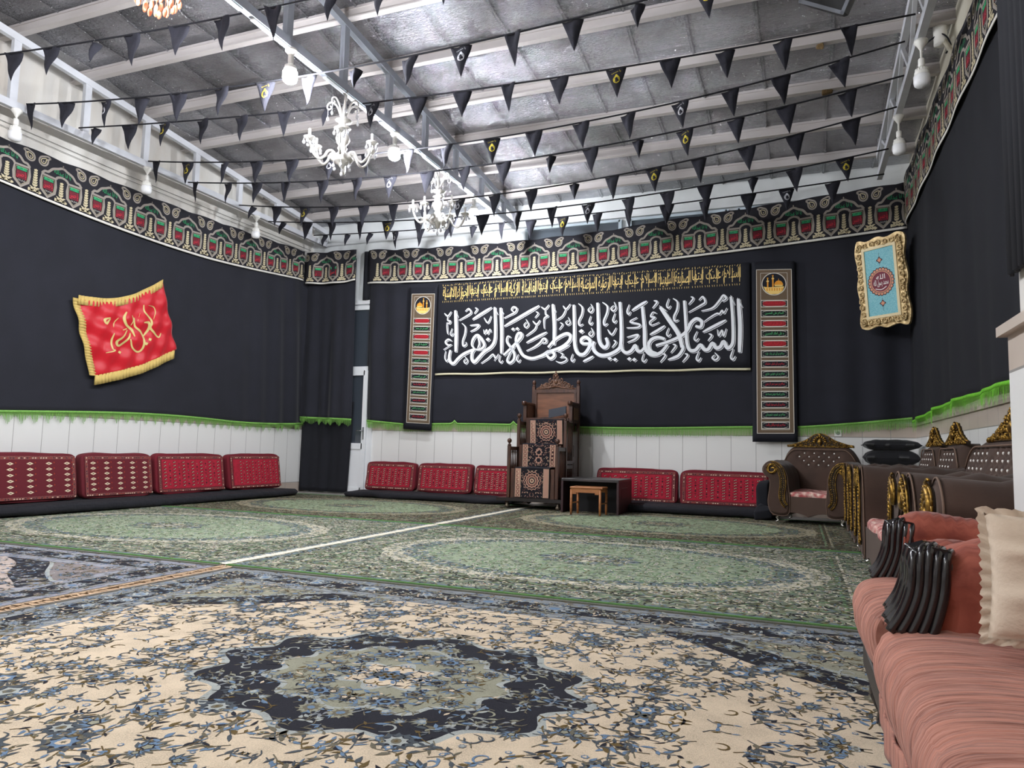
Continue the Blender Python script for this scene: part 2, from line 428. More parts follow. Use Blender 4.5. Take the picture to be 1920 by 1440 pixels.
for i in range(12):
    b = MB(); ya = 10.3-i*.99; b.box((-4.15, ya-.46, 4.292), (.045, .86, .014)); b.build('cable_duct', M_tape, t, (-4.15, 10.45, 4.3))
truss('roof_truss', -7.75, 'white steel truss in front of the stained wall above the red flag', M_steel2, 'post')
truss('roof_truss', 1.0, 'zigzag lattice truss beside the cream cladding above the sofas', M_steel2, 'zig', 9.9)

# ------------------------------------------------------------ bulbs
M_bulb = mat('frosted_bulb', (240,240,242), .25)
M_lit = mat('glowing_bulb', (255,255,255), .3, emit=((246,249,255), LAMP_POWER))
def bulb(x, y, drop, lit, label, group):
    t = thing('pendant_bulb', label, 'light bulb', (x, y, 4.3), 0, group)
    b = MB(); b.lathe([(.052,0),(.055,-.02),(.03,-.05),(.014,-.08),(.01,-.085),(.009,-drop),(.009,-drop)], 16); b.build('ceiling_rod', M_plw, t)
    b = MB(); b.lathe([(.018,-drop),(.026,-drop-.01),(.026,-drop-.06),(.019,-drop-.075)], 16); b.build('socket', M_plw, t)
    b = MB(); b.lathe([(.02,-drop-.07),(.03,-drop-.085),(.055,-drop-.12),(.058,-drop-.15)], 24)
    for k in range(14):
        a = 2*math.pi*k/14; b.box((.047*math.cos(a), .047*math.sin(a), -drop-.12), (.006,.014,.05), rz=a)
    b.build('heat_sink', M_plw, t)
    b = MB(); r = .064; b.lathe([(.056,-drop-.148),(r,-drop-.155),(r,-drop-.205),(.058,-drop-.232),(.04,-drop-.247),(.001,-drop-.253)], 24)
    o = b.build('glass_globe', M_lit if lit else M_bulb, t)
    if lit: o['label'] = 'lit glowing globe'
    return t
for y, lb in ((8.88,'lit cool-white bulb nearest the far wall under the middle truss'),(6.75,'lit cool-white bulb between the two white chandeliers'),(4.96,'lit cool-white bulb behind a bright pennant, before the nearer white chandelier'),
              (3.17,'lit bulb just out of view above the carpets'),(1.3,'lit bulb over the middle of the hall, out of view'),(-.6,'lit bulb behind the viewer under the middle truss'),(-2.6,'lit bulb by the near wall, out of view')):
    bulb(-4.15, y, .06 if y > 4 else .1, True, lb, 'lit bulbs under the middle truss')
for y, lb in ((4.95,'unlit white bulb above the left end of the printed frieze'),(6.63,'unlit white bulb on the left truss, second from the left edge'),(8.65,'unlit white bulb on the left truss closest to the far corner')):
    bulb(-7.73, y, .1, False, lb, 'unlit bulbs under the left truss')
for y, lb in ((6.6,'unlit white bulb beside the white drain elbow'),(8.05,'unlit white bulb above the framed calligraphy')):
    bulb(1.0, y, .16, False, lb, 'unlit bulbs under the right truss')

# ------------------------------------------------------------ bunting
M_penn = mat('black_bunting', (30,30,38), .9, bump=(90,.2), var=(14,(40,40,50),.6))
M_yel = mat('yellow_print', (186,168,52), .8); M_wpr = mat('white_print', (178,178,184), .8)
M_cord = mat('black_cord', (24,24,30), .9)
def pennant_mesh(kind, fold, wd=.2, ht=.28):
    b = MB()
    def P(u, v):
        x = (u-.5)*wd*(1-v); z = -v*ht
        return (x*(1-.45*abs(fold)), .018*math.sin(u*6+v*3)*(1-v)+fold*abs(u-.5)*.16*(1-v)+.01*math.sin(v*7+fold*9), z)
    b.grid(P, 6, 8, 0, back=lambda u, v: tuple(Vector(P(u, v))+Vector((0,.002,0))))
    if kind:
        a = Art()
        a.star(0, -.105, .034, 3, .25, 0, 1, rot=math.pi/2, sx=.8, sy=1.15)
        for s_ in (-1, 1): a.stroke([(s_*.012,-.075),(s_*.03,-.1),(s_*.022,-.135),(0,-.15)], .006, 0, 1)
        a.text('یا حسین', -.045, -.045, .045, -.02, 0, 1)
        vs = []
        for (x, y, l) in a.v:
            v = -y/ht; u = x/(wd*max(.05, 1-v))+.5; p = P(u, v); vs.append((p[0], p[1]-.003, p[2]))
        b.add(vs, a.f, 1, False)
        # the motif of the medallion is open in the middle
        vs = []
        for k in range(10):
            q = 2*math.pi*k/10; x = .014*math.cos(q); y = -.108+.02*math.sin(q); v = -y/ht; u = x/(wd*(1-v))+.5; p = P(u, v); vs.append((p[0], p[1]-.0045, p[2]))
        b.add(vs, [tuple(range(10))], 0, False)
    return b.build('pennant', [M_penn, M_yel if kind == 1 else M_wpr])
random.seed(4)
PROTO = [pennant_mesh(0, 0), pennant_mesh(0, .25), pennant_mesh(0, -.5), pennant_mesh(1, .05), pennant_mesh(2, .1), pennant_mesh(0, .8, .2, .2)]
def bunting(label, L_, R_, sg, gap=.5, phase=.3, special=None, seed=1):
    rnd = random.Random(seed)
    t = thing('bunting', label, 'bunting', L_, 0, 'strings of black pennants across the hall')
    L_ = Vector(L_); R_ = Vector(R_); D = R_-L_
    def S(u): p = L_+D*u; p.z -= sg*4*u*(1-u); return p
    b = MB(); b.tube([S(i/40) for i in range(41)], .006, 5, flat=1.6); b.build('cord', M_cord, t, L_)
    n = int((D.length-phase)/gap)+1
    for i in range(n):
        u = (phase+i*gap+rnd.uniform(-.03,.03))/D.length
        if u > .985: break
        if special and (i % special[0]) == special[1]: pr = PROTO[3] if (i//special[0]) % 2 == special[2] else PROTO[4]
        else: pr = PROTO[rnd.choice((0,0,0,0,1,1,2,5) if i else (2,5))]
        o = pr.copy(); COL.objects.link(o); o.parent = t; p = S(u); o.location = p-L_
        slope = (S(u+.01).z-S(u-.01).z)/(D.length*.02)
        o.rotation_euler = (rnd.uniform(-.12,.12), -math.atan(slope), math.atan2(D.y, D.x)+rnd.uniform(-.35,.35))
    return t
XA, XB = -7.72, .97
for k, a in enumerate([
    ('black pennant string crossing nearest the viewer, cut by the top edge', (XA-.1,4.35,4.55), (XB,4.7,4.62), .2, .35, None),
    ('black pennant string passing behind the brightest bulb, a gold emblem on one flag', (XA,5.04,4.4), (XB,5.3,4.5), .30, .12, (4,2,1)),
    ('black pennant string running from the second post of the left truss', (XA,5.65,4.4), (XB,6.62,4.55), .16, .2, (5,2,0)),
    ('black pennant string passing over the top of the nearer white chandelier', (XA,6.62,4.38), (XB,7.25,4.66), .36, .15, (4,1,0)),
    ('black pennant string passing behind the nearer white chandelier', (XA,7.28,4.34), (XB,7.35,4.38), .32, .18, (7,6,1)),
    ('black pennant string crossing just before the farther white chandelier', (XA,8.25,4.34), (XB,7.9,4.33), .36, .25, (5,2,0)),
    ('black pennant string hanging between the farther chandelier and the white fascia', (XA,8.9,4.29), (XB,8.65,4.2), .27, .25, (6,4,0)),
    ('black pennant string nearest the far wall, low over the printed frieze', (XA,10.05,4.4), (XB,9.1,4.08), .12, .2, (6,3,1))]):
    bunting(a[0], a[1], a[2], a[3], .5, a[4], a[5], k+3)
for p in PROTO: bpy.data.objects.remove(p)

# ------------------------------------------------------------ wall cloths
M_blk = mat('black_cotton', (33,34,43), .92, sheen=.15, var=(3,(26,27,34),.5), bump=(260,.12,.004))
M_blk2 = mat('black_cotton_deep', (24,25,32), .92, var=(3,(19,20,26),.5), bump=(260,.12,.004))
M_green = mat('green_fringe', (126,178,84), .8, var=(60,(98,150,66),.7)); M_lime = mat('lime_fringe', (118,198,50), .75, var=(60,(88,160,36),.7))
def drape(name, label, a, b_, nrm, ztop, zbot, fold, m=M_blk, fringe=.11, parent=None, tooth=.0, nu=None, gm=None, cat='wall cloth', group=None):
    """cloth hung flat on a wall between a and b_; fold(s,z) pushes it off the wall"""
    a = Vector(a); b_ = Vector(b_); n = Vector(nrm); Ln = (b_-a).length; d = (b_-a)/Ln
    t = thing(name, label, cat, tuple(a.lerp(b_, .5)+Vector((0,0,zbot(Ln/2)))), 0, group) ; org = tuple(t.location)
    def P(u, v, k=0):
        s = u*Ln; z = ztop(s)+(zbot(s)-ztop(s))*v; return a+d*s+n*(fold(s, z)+k)+Vector((0,0,z))
    b = MB(); b.grid(lambda u, v: P(u, v, .004), nu or int(Ln/.05), 40, 0, back=lambda u, v: P(u, v, 0)); b.build('cloth', m, t, org)
    if fringe:
        b = MB(); N = int(Ln/.012)
        b.grid(lambda u, v: P(u, 1, .008)+Vector((0,0,.018-.03*v)), N//4, 1, 0, back=lambda u, v: P(u, 1, .003)+Vector((0,0,.018-.03*v)))
        rnd = random.Random(7)
        for i in range(N):
            s = (i+.5)/N; p = P(s, 1, .006)+Vector((0,0,-.008))
            ph = (s*Ln/.15) % 1; L2 = fringe*(1-tooth*abs(2*ph-1))*rnd.uniform(.85,1.05)
            q = d*.0042; e = n*rnd.uniform(-.004,.006)+d*rnd.uniform(-.006,.006)
            b.add([tuple(p-q), tuple(p+q), tuple(p+q*.5+e+Vector((0,0,-L2))), tuple(p-q*.5+e+Vector((0,0,-L2)))], [(0,1,2,3)], 0, False)
        b.build('fringe', gm or M_green, t, org)
    return t
def wavy(seed, amp=.012, base=.03):
    def f(s, z):
        return base+amp*(pnoise(Vector((s*1.7, z*.25, seed)))+.5*pnoise(Vector((s*5+z*.8, z*.3, seed+9))))
    return f
def folds(seed, amp=.05, freq=7, base=.06, grow=1.0):
    def f(s, z):
        k = min(1, max(.15, (4.1-z)/3))*grow+(1-grow)
        return base+amp*k*(math.sin(s*freq+1.4*pnoise(Vector((s*1.1, z*.35, seed))))+.5*math.sin(s*freq*2.3+seed+z*.3))
    return f
HW = YB-.0
# left wall: from behind the viewer to the far corner
lz = lambda s: 1.10+.055*math.cos((YF+3+s-7.4)*.9)+(.13*max(0, (YF+3+s-8.6)/1.9)**1.5)
def lfold(s, z):
    y = YF+3+s; k = max(0, min(1, (y-8.4)/1.8)); return .035+.010*pnoise(Vector((y*1.3, z*.3, 1)))+k*.035*(1+math.sin(y*15+z*.9))*min(1, (4.3-z)/1.6)
drape('wall_drape', 'black cloth on the left wall behind the red flag, toothed green fringe', (XL,YF+3,0), (XL,10.42,0), (1,0,0), lambda s: 4.0, lz, lfold, tooth=.75, fringe=.13, nu=260)
# far wall, left piece over the doorway and the long piece right of the door
drape('wall_drape', 'black cloth gathered in folds above the doorway curtain, hem fringed green', (XL+.05,YB-.15,0), (-6.98,YB-.18,0), (0,-1,0), lambda s: 4.0, lambda s: 1.27-.03*s, folds(3, .045, 11, .05), tooth=.6, fringe=.11, nu=90)
def bfold(s, z):
    x = -6.8+s; k = max(0, 1-max(0, x+6.75)/1.0)*min(1, (4.0-z)/1.5)
    q = 1 if x < -6.0 or x > 0.0 else .35
    return .012+.004*pnoise(Vector((x*2, z*.4, 5)))+k*.05*(1+math.sin(x*17+.5*z))+(.02*max(0,x)*(1+math.sin(x*14)) if x > 0 else 0)*min(1,(4-z)/2)
def bz(s):
    x = -6.8+s; z = 1.17+.02*math.cos(x*1.3)+(.10*max(0,-6.0-x) if x < -6 else 0)+(.10*max(0,x)**1.3 if x > 0 else 0)
    for xs in (-5.12,-4.1): z += .05*math.exp(-((x-xs)/.03)**2)
    return z
drape('wall_drape', 'long black cloth on the far wall behind the calligraphy banners', (-6.8,YB-.03,0), (XR-.03,YB-.03,0), (0,-1,0), lambda s: 4.0, bz, bfold, fringe=.11, nu=420)
drape('wall_drape', 'black cloth on the right wall above the gilded sofas', (XR,YB-.1,0), (XR,2.6,0), (-1,0,0), lambda s: 4.2, lambda s: 1.27+.022*s+.03*math.sin(s*.9), folds(8, .022, 5, .05), fringe=.15, tooth=.5, m=M_blk2, nu=200, gm=M_lime)
drape('wall_drape', 'narrow black cloth hanging on the pier at the right edge', (.605,2.175,0), (1.4,2.175,0), (0,-1,0), lambda s: 4.6, lambda s: 1.36, folds(2, .012, 16, .03), fringe=.10, m=M_blk2, nu=60, gm=M_lime)
b = MB(); b.grid(lambda u, v: (.6+.008*math.sin(u*40), 2.2+.36*u, 1.36+3.2*v), 20, 4, 0, back=lambda u, v: (.612+.008*math.sin(u*40), 2.2+.36*u, 1.36+3.2*v))
tag(b.build('pier_cloth', M_blk2, None, (.6,2.4,1.36)), 'black cloth round the left side of the tiled pier', 'wall cloth')
t = thing('door_curtain', 'plain black curtain hanging to the floor in the far left doorway', 'curtain', (-7.5,10.3,0))
b = MB()
def cur(u, v, k=0):
    x0 = -8.02+.0*v; x1 = -6.99-.06*v; x = x0+(x1-x0)*u; z = 1.55-1.53*v
    return (x, 10.385-.012*math.sin(u*17+v)-.008*math.sin(u*31)-k, z)
b.grid(lambda u, v: cur(u, v, .004), 80, 20, 0, back=cur); b.build('cloth', M_blk2, t, (-7.5,10.3,0))

# printed frieze -------------------------------------------------
F0 = mat('frieze_black', (34,33,40), .9, bump=(200,.1,.004)); F1 = mat('frieze_grey', (150,142,134), .85); F2 = mat('frieze_gold', (196,184,152), .85)
F3 = mat('frieze_red', (204,52,66), .85); F4 = mat('frieze_green', (52,160,106), .85); F5 = mat('frieze_dark_red', (104,32,44), .85); F6 = mat('frieze_white', (224,220,212), .85)
FM = [F0,F1,F2,F3,F4,F5,F6]
def frieze_unit(A, u0, W=.63):
    s = W/535.0
    def X(x): return u0+x*s
    def Y(y): return y*s
    def P(L_): return [(X(a), Y(c)) for a, c in L_]
    for cx in (130, 402):
        out = [(-70,228),(70,228),(78,150),(70,80),(0,18),(-70,80),(-78,150)]
        A.stroke(P([(cx+a, c) for a, c in out]), 23*s, 1, 2, smooth=False, closed=True)
        A.stroke(P([(cx+a*.8, 120+(c-120)*.82) for a, c in out]), 4*s, 2, 2, smooth=False, closed=True)
        A.rect(X(cx-46), Y(178), X(cx+46), Y(208), 4, 2); A.rect(X(cx-50), Y(92), X(cx+50), Y(172), 5, 2)
        A.text('یا حسین', X(cx-46), Y(96), X(cx+46), Y(170), 3, 3)
        A.text('السلام علیک', X(cx-34), Y(62), X(cx+34), Y(86), 6, 3)
        A.text('یا علی', X(cx-40), Y(182), X(cx+40), Y(204), 0, 3)
    A.stroke(P([(58,232),(85,262),(120,268),(160,312),(215,338),(266,362),(317,338),(372,312),(412,268),(447,262),(474,232)]), 23*s, 1, 3, k=3)
    A.stroke(P([(204,228),(216,250),(266,268),(316,250),(328,228)]), 22*s, 1, 3, k=3)
    A.stroke(P([(266,362),(266,392)]), 9*s, 1, 3, smooth=False); A.circle(X(266), Y(382), 8*s, 1, 3, 8)
    A.text('یا ابا عبدالله', X(178), Y(272), X(354), Y(328), 4, 3)
    for cx, top in ((266,215), (0,235), (534,235)):
        if cx == 534: continue
        y = 30; k = 0
        while y < top:
            w_ = (26-12*(y/top))*(1 if k % 2 else .8)
            for sg in (-1, 1):
                A.leaf(X(cx), Y(y-8), math.pi/2-sg*(.95 if y > 60 else 1.35), (44 if y > 60 else 62)*s*(1-.45*y/top), 24*s, 2, 2, .15*sg)
            A.circle(X(cx), Y(y+4), 11*s, 2, 3, 7); y += 25; k += 1
        for q in (-52,-28,28,52): A.star(X(cx+q), Y(34-abs(q)*.12), 15*s, 3, .25, 2, 2, n=9)
    for sg in (-1, 1):
        c = sg*64
        pz = [(70,402),(48,380),(44,345),(26,318),(-6,308),(-34,322),(-42,352),(-26,384),(8,400),(40,410),(70,402)]
        A.stroke(P([(c+sg*x_, y_) for x_, y_ in pz]), 16*s, 1, 2, k=3)
        A.stroke(P([(c+sg*x_*.55+sg*0, 352+(y_-352)*.55) for x_, y_ in pz]), 8*s, 2, 2, k=3)
        A.circle(X(c), Y(348), 9*s, 1, 3, 7)
def frieze(label, a, b_, nrm, zb, zt, off, phase=0.0):
    a = Vector(a); b_ = Vector(b_); n = Vector(nrm); Ln = (b_-a).length; d = (b_-a)/Ln; H = .63*430/535
    t = thing('frieze_cloth', label, 'frieze', tuple(a.lerp(b_, .5)+Vector((0,0,zb(Ln/2)))), 0, 'printed black frieze round the hall'); org = tuple(t.location)
    def F(x, y, h):
        x = max(0, min(Ln, x)); z0 = zb(x); z1 = zt(x)+.02*abs(math.cos((x-phase)/.63*math.pi)) ; k = y/H
        return a+d*x+n*(off(x, k)+.006+h)+Vector((0,0,z0+(z1-z0)*k))
    b = MB(); nu = int(Ln/.06); nv = 8
    b.grid(lambda u, v: F(u*Ln, v*H, 0), nu, nv, 0, back=lambda u, v: F(u*Ln, v*H, -.004)); b.build('cloth', F0, t, org)
    A = Art(); u = phase
    while u+.25 < Ln: frieze_unit(A, u); u += .63
    A.build('print', FM, F, t, org, dh=.0016)
    b = MB(); b.grid(lambda u, v: F(u*Ln, (-.022+.026*v), .004), nu, 1, 0, back=lambda u, v: F(u*Ln, (-.022+.026*v), -.002)); b.build('hem', F6, t, org)
    return t
def lzb(x): y = 2.6+x; return 3.62-.14*math.sin(max(0,min(1,(y-4.4)/5.6))*math.pi)+.04*max(0,(y-8)/2)
frieze('printed frieze along the top of the left wall', (XL,2.6,0), (XL,10.16,0), (1,0,0), lzb, lambda x: 4.03+.12*max(0,(x+2.6-7)/3)**1.5, lambda x, k: .07, .25)
frieze('printed frieze above the doorway curtain in the far corner', (XL+.10,10.2,0), (-6.93,10.22,0), (0,-1,0), lambda x: 3.62-.03*math.sin(x*3), lambda x: 4.12, lambda x, k: .012+.02*math.sin(x*14), .1)
frieze('printed frieze along the far wall over the large banner', (-6.83,YB-.05,0), (XR-.06,YB-.05,0), (0,-1,0),
       lambda x: 3.6-.06*math.sin(min(1,x/5)*math.pi)+.22*(max(0,x-4)/4.2)**1.4, lambda x: 4.15-.07*math.sin(min(1,x/5)*math.pi)+.26*(max(0,x-4)/4.2)**1.4, lambda x, k: .03+.03*math.exp(-x)*math.sin(x*9), .2)
frieze('printed frieze along the right wall above the sofas', (XR,YB-.12,0), (XR,3.6,0), (-1,0,0), lambda x: 3.86+.012*x, lambda x: 4.44, lambda x, k: .08+.008*math.sin(x*6), .15)
t = thing('hanging_strip', 'narrow black strip of cloth hanging in the gap beside the doorway', 'cloth strip', (-6.86,10.44,3.3))
b = MB(); b.grid(lambda u, v: (-6.93+.14*u-.0*v, 10.43-.01*math.sin(u*6), 4.15-.85*v), 6, 10, 0, back=lambda u, v: (-6.93+.14*u, 10.436, 4.15-.85*v)); b.build('cloth', M_blk2, t, (-6.86,10.44,3.3))

# large calligraphy banner ---------------------------------------
B0 = mat('banner_black', (22,23,32), .85, bump=(160,.1,.004)); B1 = mat('banner_white', (236,238,242), .7); B2 = mat('banner_gold', (226,196,120), .55); B3 = mat('banner_cream_fringe', (214,206,176), .85, bump=(200,.5,.004), stretch=(6,1,1))
YN = YB-.085
t = thing('calligraphy_banner', 'wide black banner with huge white calligraphy above the wooden pulpit', 'banner', (-3.03, YN, 1.98)); org = (-3.03, YN, 1.98)
def BF(x, z, h): return (x, YN-.004-h-.006*math.sin(x*2.1+z), z)
b = MB(); b.grid(lambda u, v: BF(-5.455+4.86*u, 2.0+1.48*v+.012*math.sin(u*9), 0), 60, 12, 0, back=lambda u, v: tuple(Vector(BF(-5.47+4.88*u, 2.0+1.48*v+.012*math.sin(u*9), 0))+Vector((0,.006,0)))); b.build('cloth', B0, t, org)
b = MB(); b.grid(lambda u, v: BF(-5.47+4.88*u, 1.975+.03*v+.005*math.sin(u*30), .005), 80, 1, 0, back=lambda u, v: tuple(Vector(BF(-5.47+4.88*u, 1.975+.03*v+.005*math.sin(u*30), 0))+Vector((0,.004,0)))); b.build('hem_fringe', B3, t, org)
SA = [  # pen strokes read off the banner, left half: (width, points)
(22,[(80,608),(120,640),(160,588)]),(20,[(120,640),(118,690),(150,700),(140,725),(105,720)]),(18,[(108,720),(112,800),(120,855)]),(16,[(170,785),(150,850),(168,872),(185,840)]),
(48,[(208,575),(216,800),(212,1060)]),(20,[(205,570),(240,650)]),(26,[(165,930),(125,915),(92,945),(120,980),(160,975)]),(26,[(70,1035),(165,975)]),(16,[(95,1050),(85,1130),(108,1175),(122,1140)]),
(42,[(150,1040),(135,1120),(150,1180),(190,1195),(240,1140),(300,1090),(380,1050),(430,1030)]),(38,[(440,1030),(402,980),(420,905),(470,865),(528,930),(545,990),(500,1030),(430,1030)]),(26,[(470,870),(490,960),(470,1020)]),
(44,[(672,540),(678,780),(672,920),(630,1000),(545,1060),(480,1130),(430,1180),(400,1140),(405,1070),(440,1020)]),(20,[(668,535),(703,620)]),(44,[(742,545),(752,820),(748,1080)]),(20,[(738,545),(772,612)]),
(18,[(540,800),(552,850),(575,800),(590,850),(615,795),(628,830)]),(18,[(545,660),(590,720),(630,640)]),(34,[(410,680),(520,610),(635,540)]),(22,[(325,585),(365,555),(392,600),(340,640),(250,690)]),(18,[(440,545),(465,560),(430,612)]),
(24,[(380,750),(485,746),(450,790),(385,822)]),(24,[(285,725),(325,770),(320,850),(295,930),(300,990),(335,975),(332,945)]),(16,[(315,1110),(352,1160),(330,1198),(308,1170),(330,1140)]),(20,[(510,1195),(590,1140),(650,1090),(680,1135),(715,1085)]),
(18,[(665,1165),(680,1135)]),(40,[(775,1100),(860,1020),(975,900),(985,850),(945,850),(922,930),(960,1030),(1010,1105),(1110,1138),(1220,1105),(1290,1060)]),
(34,[(860,890),(825,880),(815,940),(860,1010),(900,1080),(895,1150),(850,1190),(818,1160),(850,1080),(905,1000)]),(22,[(780,665),(850,630),(915,595),(930,552),(892,535),(870,570),(910,600)]),(38,[(785,760),(990,640),(1195,520)]),
(16,[(1040,680),(1070,740),(1040,778),(1018,745),(1045,712)]),(16,[(1155,590),(1185,610),(1145,662)]),(22,[(1120,700),(1165,740),(1205,690)]),(20,[(1165,740),(1140,800),(1040,875)]),(20,[(1220,535),(1265,560),(1310,510)]),
(20,[(1265,560),(1270,620),(1298,640),(1262,660),(1250,700),(1255,790)]),(32,[(1045,955),(1165,890),(1285,830)]),(26,[(1045,1050),(1130,1010),(1200,960),(1240,910),(1272,912),(1275,950),(1230,960)]),
(44,[(1355,505),(1372,750),(1368,980)]),(20,[(1350,500),(1388,590)]),(42,[(1300,1010),(1360,940),(1440,880),(1520,848),(1562,875),(1545,935),(1470,1000),(1370,1040),(1285,1060)]),
(38,[(1280,1065),(1290,1110),(1330,1140),(1372,1105),(1350,1060),(1290,1070),(1235,1110),(1130,1138)]),(26,[(1410,1060),(1480,1020),(1550,980)]),(18,[(1390,1170),(1450,1190),(1515,1160),(1500,1125),(1440,1130)]),(16,[(1440,1075),(1475,1090),(1450,1130)]),
(20,[(1475,520),(1510,560),(1560,500)]),(20,[(1510,560),(1470,640),(1400,690)]),(16,[(1535,655),(1560,720),(1530,745),(1508,715),(1535,690)]),(16,[(1440,720),(1470,740),(1430,800)]),
(44,[(1600,510),(1606,760),(1612,980),(1650,1078),(1720,1088),(1780,1010),(1790,930),(1740,890),(1690,915),(1700,960),(1775,965)]),(30,[(1710,1175),(1770,1145),(1830,1112)]),(24,[(1655,495),(1700,540),(1695,620),(1660,700),(1670,752),(1710,735)]),
(18,[(1800,500),(1825,560),(1800,598),(1770,570),(1800,530)]),(18,[(1800,640),(1780,710),(1800,740),(1822,710)]),(18,[(1805,780),(1830,840),(1805,878),(1778,850),(1805,815)]),(18,[(1590,1085),(1570,1150),(1590,1175),(1612,1140)]),(18,[(950,1090),(930,1150),(955,1180),(975,1150)]),(18,[(735,1100),(722,1160),(745,1188),(765,1160)])]
DA = [(592,915,32),(888,795,26),(938,790,26),(1690,820,34)]
SB = [(44,[(62,480),(72,720),(78,900),(112,980),(155,998),(180,955),(160,885)]),(44,[(320,470),(336,760),(332,960),(300,1025),(200,1080),(100,1090),(30,1045),(8,980),(25,930)]),
(40,[(340,960),(352,1030),(400,1060),(455,1035),(500,975),(525,1035),(570,1040),(605,1000)]),(44,[(580,520),(605,780),(612,980),(650,1060),(720,1085),(800,1055),(875,965)]),(40,[(845,900),(760,880),(685,910),(655,975),(680,1040),(750,1068)]),
(40,[(740,975),(900,925),(1040,860),(1110,790),(1150,710),(1215,665),(1272,700),(1260,760),(1200,750)]),(50,[(790,530),(900,690),(1005,850),(1045,1000)]),(20,[(780,515),(862,572)]),
(42,[(1070,455),(1088,740),(1098,930),(1130,1025),(1200,1030),(1258,970),(1300,1020),(1350,1020),(1398,950),(1440,1005),(1490,990),(1528,930),(1570,1005),(1620,975),(1638,890),(1632,650),(1612,410)]),
(46,[(1698,435),(1718,740),(1712,1055)]),(20,[(1690,425),(1742,532)]),(20,[(1610,395),(1652,502)]),(36,[(1045,960),(1055,1010),(1010,1085),(950,1118),(880,1140)]),
(24,[(120,475),(175,520),(170,600),(135,690),(145,742),(180,720)]),(18,[(255,470),(275,540),(245,575),(218,545),(250,510)]),(18,[(265,600),(240,680),(262,710),(284,680)]),(20,[(180,790),(228,850),(280,770)]),(20,[(250,915),(275,940),(230,1000)]),
(20,[(430,500),(405,580),(425,615),(445,580)]),(34,[(460,570),(550,510),(635,460)]),(22,[(520,650),(440,700),(550,730),(530,765),(400,770)]),(20,[(715,455),(755,470),(700,542)]),(20,[(745,600),(705,590),(680,640),(730,650),(670,700),(690,740),(780,705)]),
(32,[(670,850),(760,800),(845,745)]),(26,[(405,880),(530,852),(500,900),(410,940)]),(18,[(890,430),(865,510),(888,542),(912,512)]),(24,[(940,430),(990,470),(985,560),(950,640),(962,692),(1002,678)]),(18,[(890,770),(865,840),(888,870),(912,840)]),
(20,[(935,960),(970,980),(912,1060)]),(18,[(600,1065),(580,1140),(605,1165),(632,1130)]),(20,[(815,1070),(850,1090),(790,1170)]),(20,[(1075,1070),(1110,1090),(1048,1168)]),(18,[(1220,810),(1185,890),(1208,922),(1238,890)]),(20,[(1145,410),(1175,430),(1120,500)]),
(22,[(1240,450),(1285,410),(1312,470),(1270,505),(1120,590)]),(26,[(1270,575),(1400,540),(1480,455),(1525,395),(1558,430),(1515,465)]),(20,[(1300,700),(1370,650),(1450,605),(1480,610),(1510,570),(1530,600),(1565,540)]),(34,[(1285,820),(1420,750),(1555,680)]),
(20,[(1455,790),(1472,865),(1508,800),(1528,868),(1558,780)]),(20,[(1355,840),(1390,860),(1345,922)]),(20,[(1240,1045),(1210,1125),(1236,1155),(1264,1115)]),(22,[(1425,1060),(1465,1110),(1430,1145),(1395,1118),(1425,1085)]),(20,[(1640,1015),(1610,1110),(1636,1140),(1664,1100)])]
DB = [(205,1128,28),(268,1140,28),(432,1132,28),(490,1140,28)]
A = Art()
def PB(px, py): p = at(px, py, 1, YN-.01); return (p.x, p.z)
for S_, D_, fx, ox in ((SA, DA, 6.26, 820), (SB, DB, 6.194, 1110)):
    for wd, pts in S_:
        pts = [PB(ox+x/fx, 490+y/fx) for x, y in pts]; wm = wd/fx*7.9/1000
        tp = .6 if wd < 40 else .25
        A.stroke(pts, wm*.98, 1, 1, taper=tp, off=(.014,-.012)); A.stroke(pts, wm*.96, 0, 2, taper=tp, off=(.0075,-.006)); A.stroke(pts, wm*.90, 1, 3, taper=tp)
    for x, y, r in D_:
        q = PB(ox+x/fx, 490+y/fx); r = r/fx*7.9/1000
        for c, l, o_ in ((1,1,.014),(0,2,.0075),(1,3,0)): A.poly([(q[0]-r+o_, q[1]-o_), (q[0]+o_, q[1]-r*.8-o_), (q[0]+r+o_, q[1]-o_), (q[0]+o_, q[1]+r*.8-o_)], c, l)
words = ['السلام علیک ایتها','الصدیقة الشهیدة','السلام علیک ایتها','الرضیة المرضیة','السلام علیک ایتها','الفاضلة الزکیة','السلام علیک ایتها','الحوراء الانسیة']
x1 = -.70; rnd = random.Random(3)
for i, wd in enumerate(words):
    wl = .68 if i % 2 == 0 else .49
    zz = 3.20+.0*x1; x0 = x1-wl
    A.text(wd, x0, zz, x1-.015, zz+.235, 2, 1)
    for k in range(int(wl/.034)):
        xx = x0+.034*k+rnd.uniform(0,.01)
        A.stroke([(xx, zz+.245+rnd.uniform(-.01,.012)), (xx+rnd.uniform(-.008,.018), zz+.262+rnd.uniform(-.004,.012))], .007, 2, 2, smooth=False)
        A.stroke([(xx, zz-.004), (xx+rnd.uniform(-.004,.008), zz-.03)], .006, 2, 2, smooth=False)
        if k % 2 == 0: A.stroke([(xx+.005, zz+.14+rnd.uniform(-.03,.05)), (xx+.02, zz+.16+rnd.uniform(-.03,.05))], .007, 2, 2, smooth=False)
        if k % 3 == 1: A.stroke([(xx, zz+.02), (xx+.002, zz+.225)], .008, 2, 2, smooth=False)
    x1 = x0
A.build('lettering', [B0, B1, B2], BF, t, org, dh=.0012)

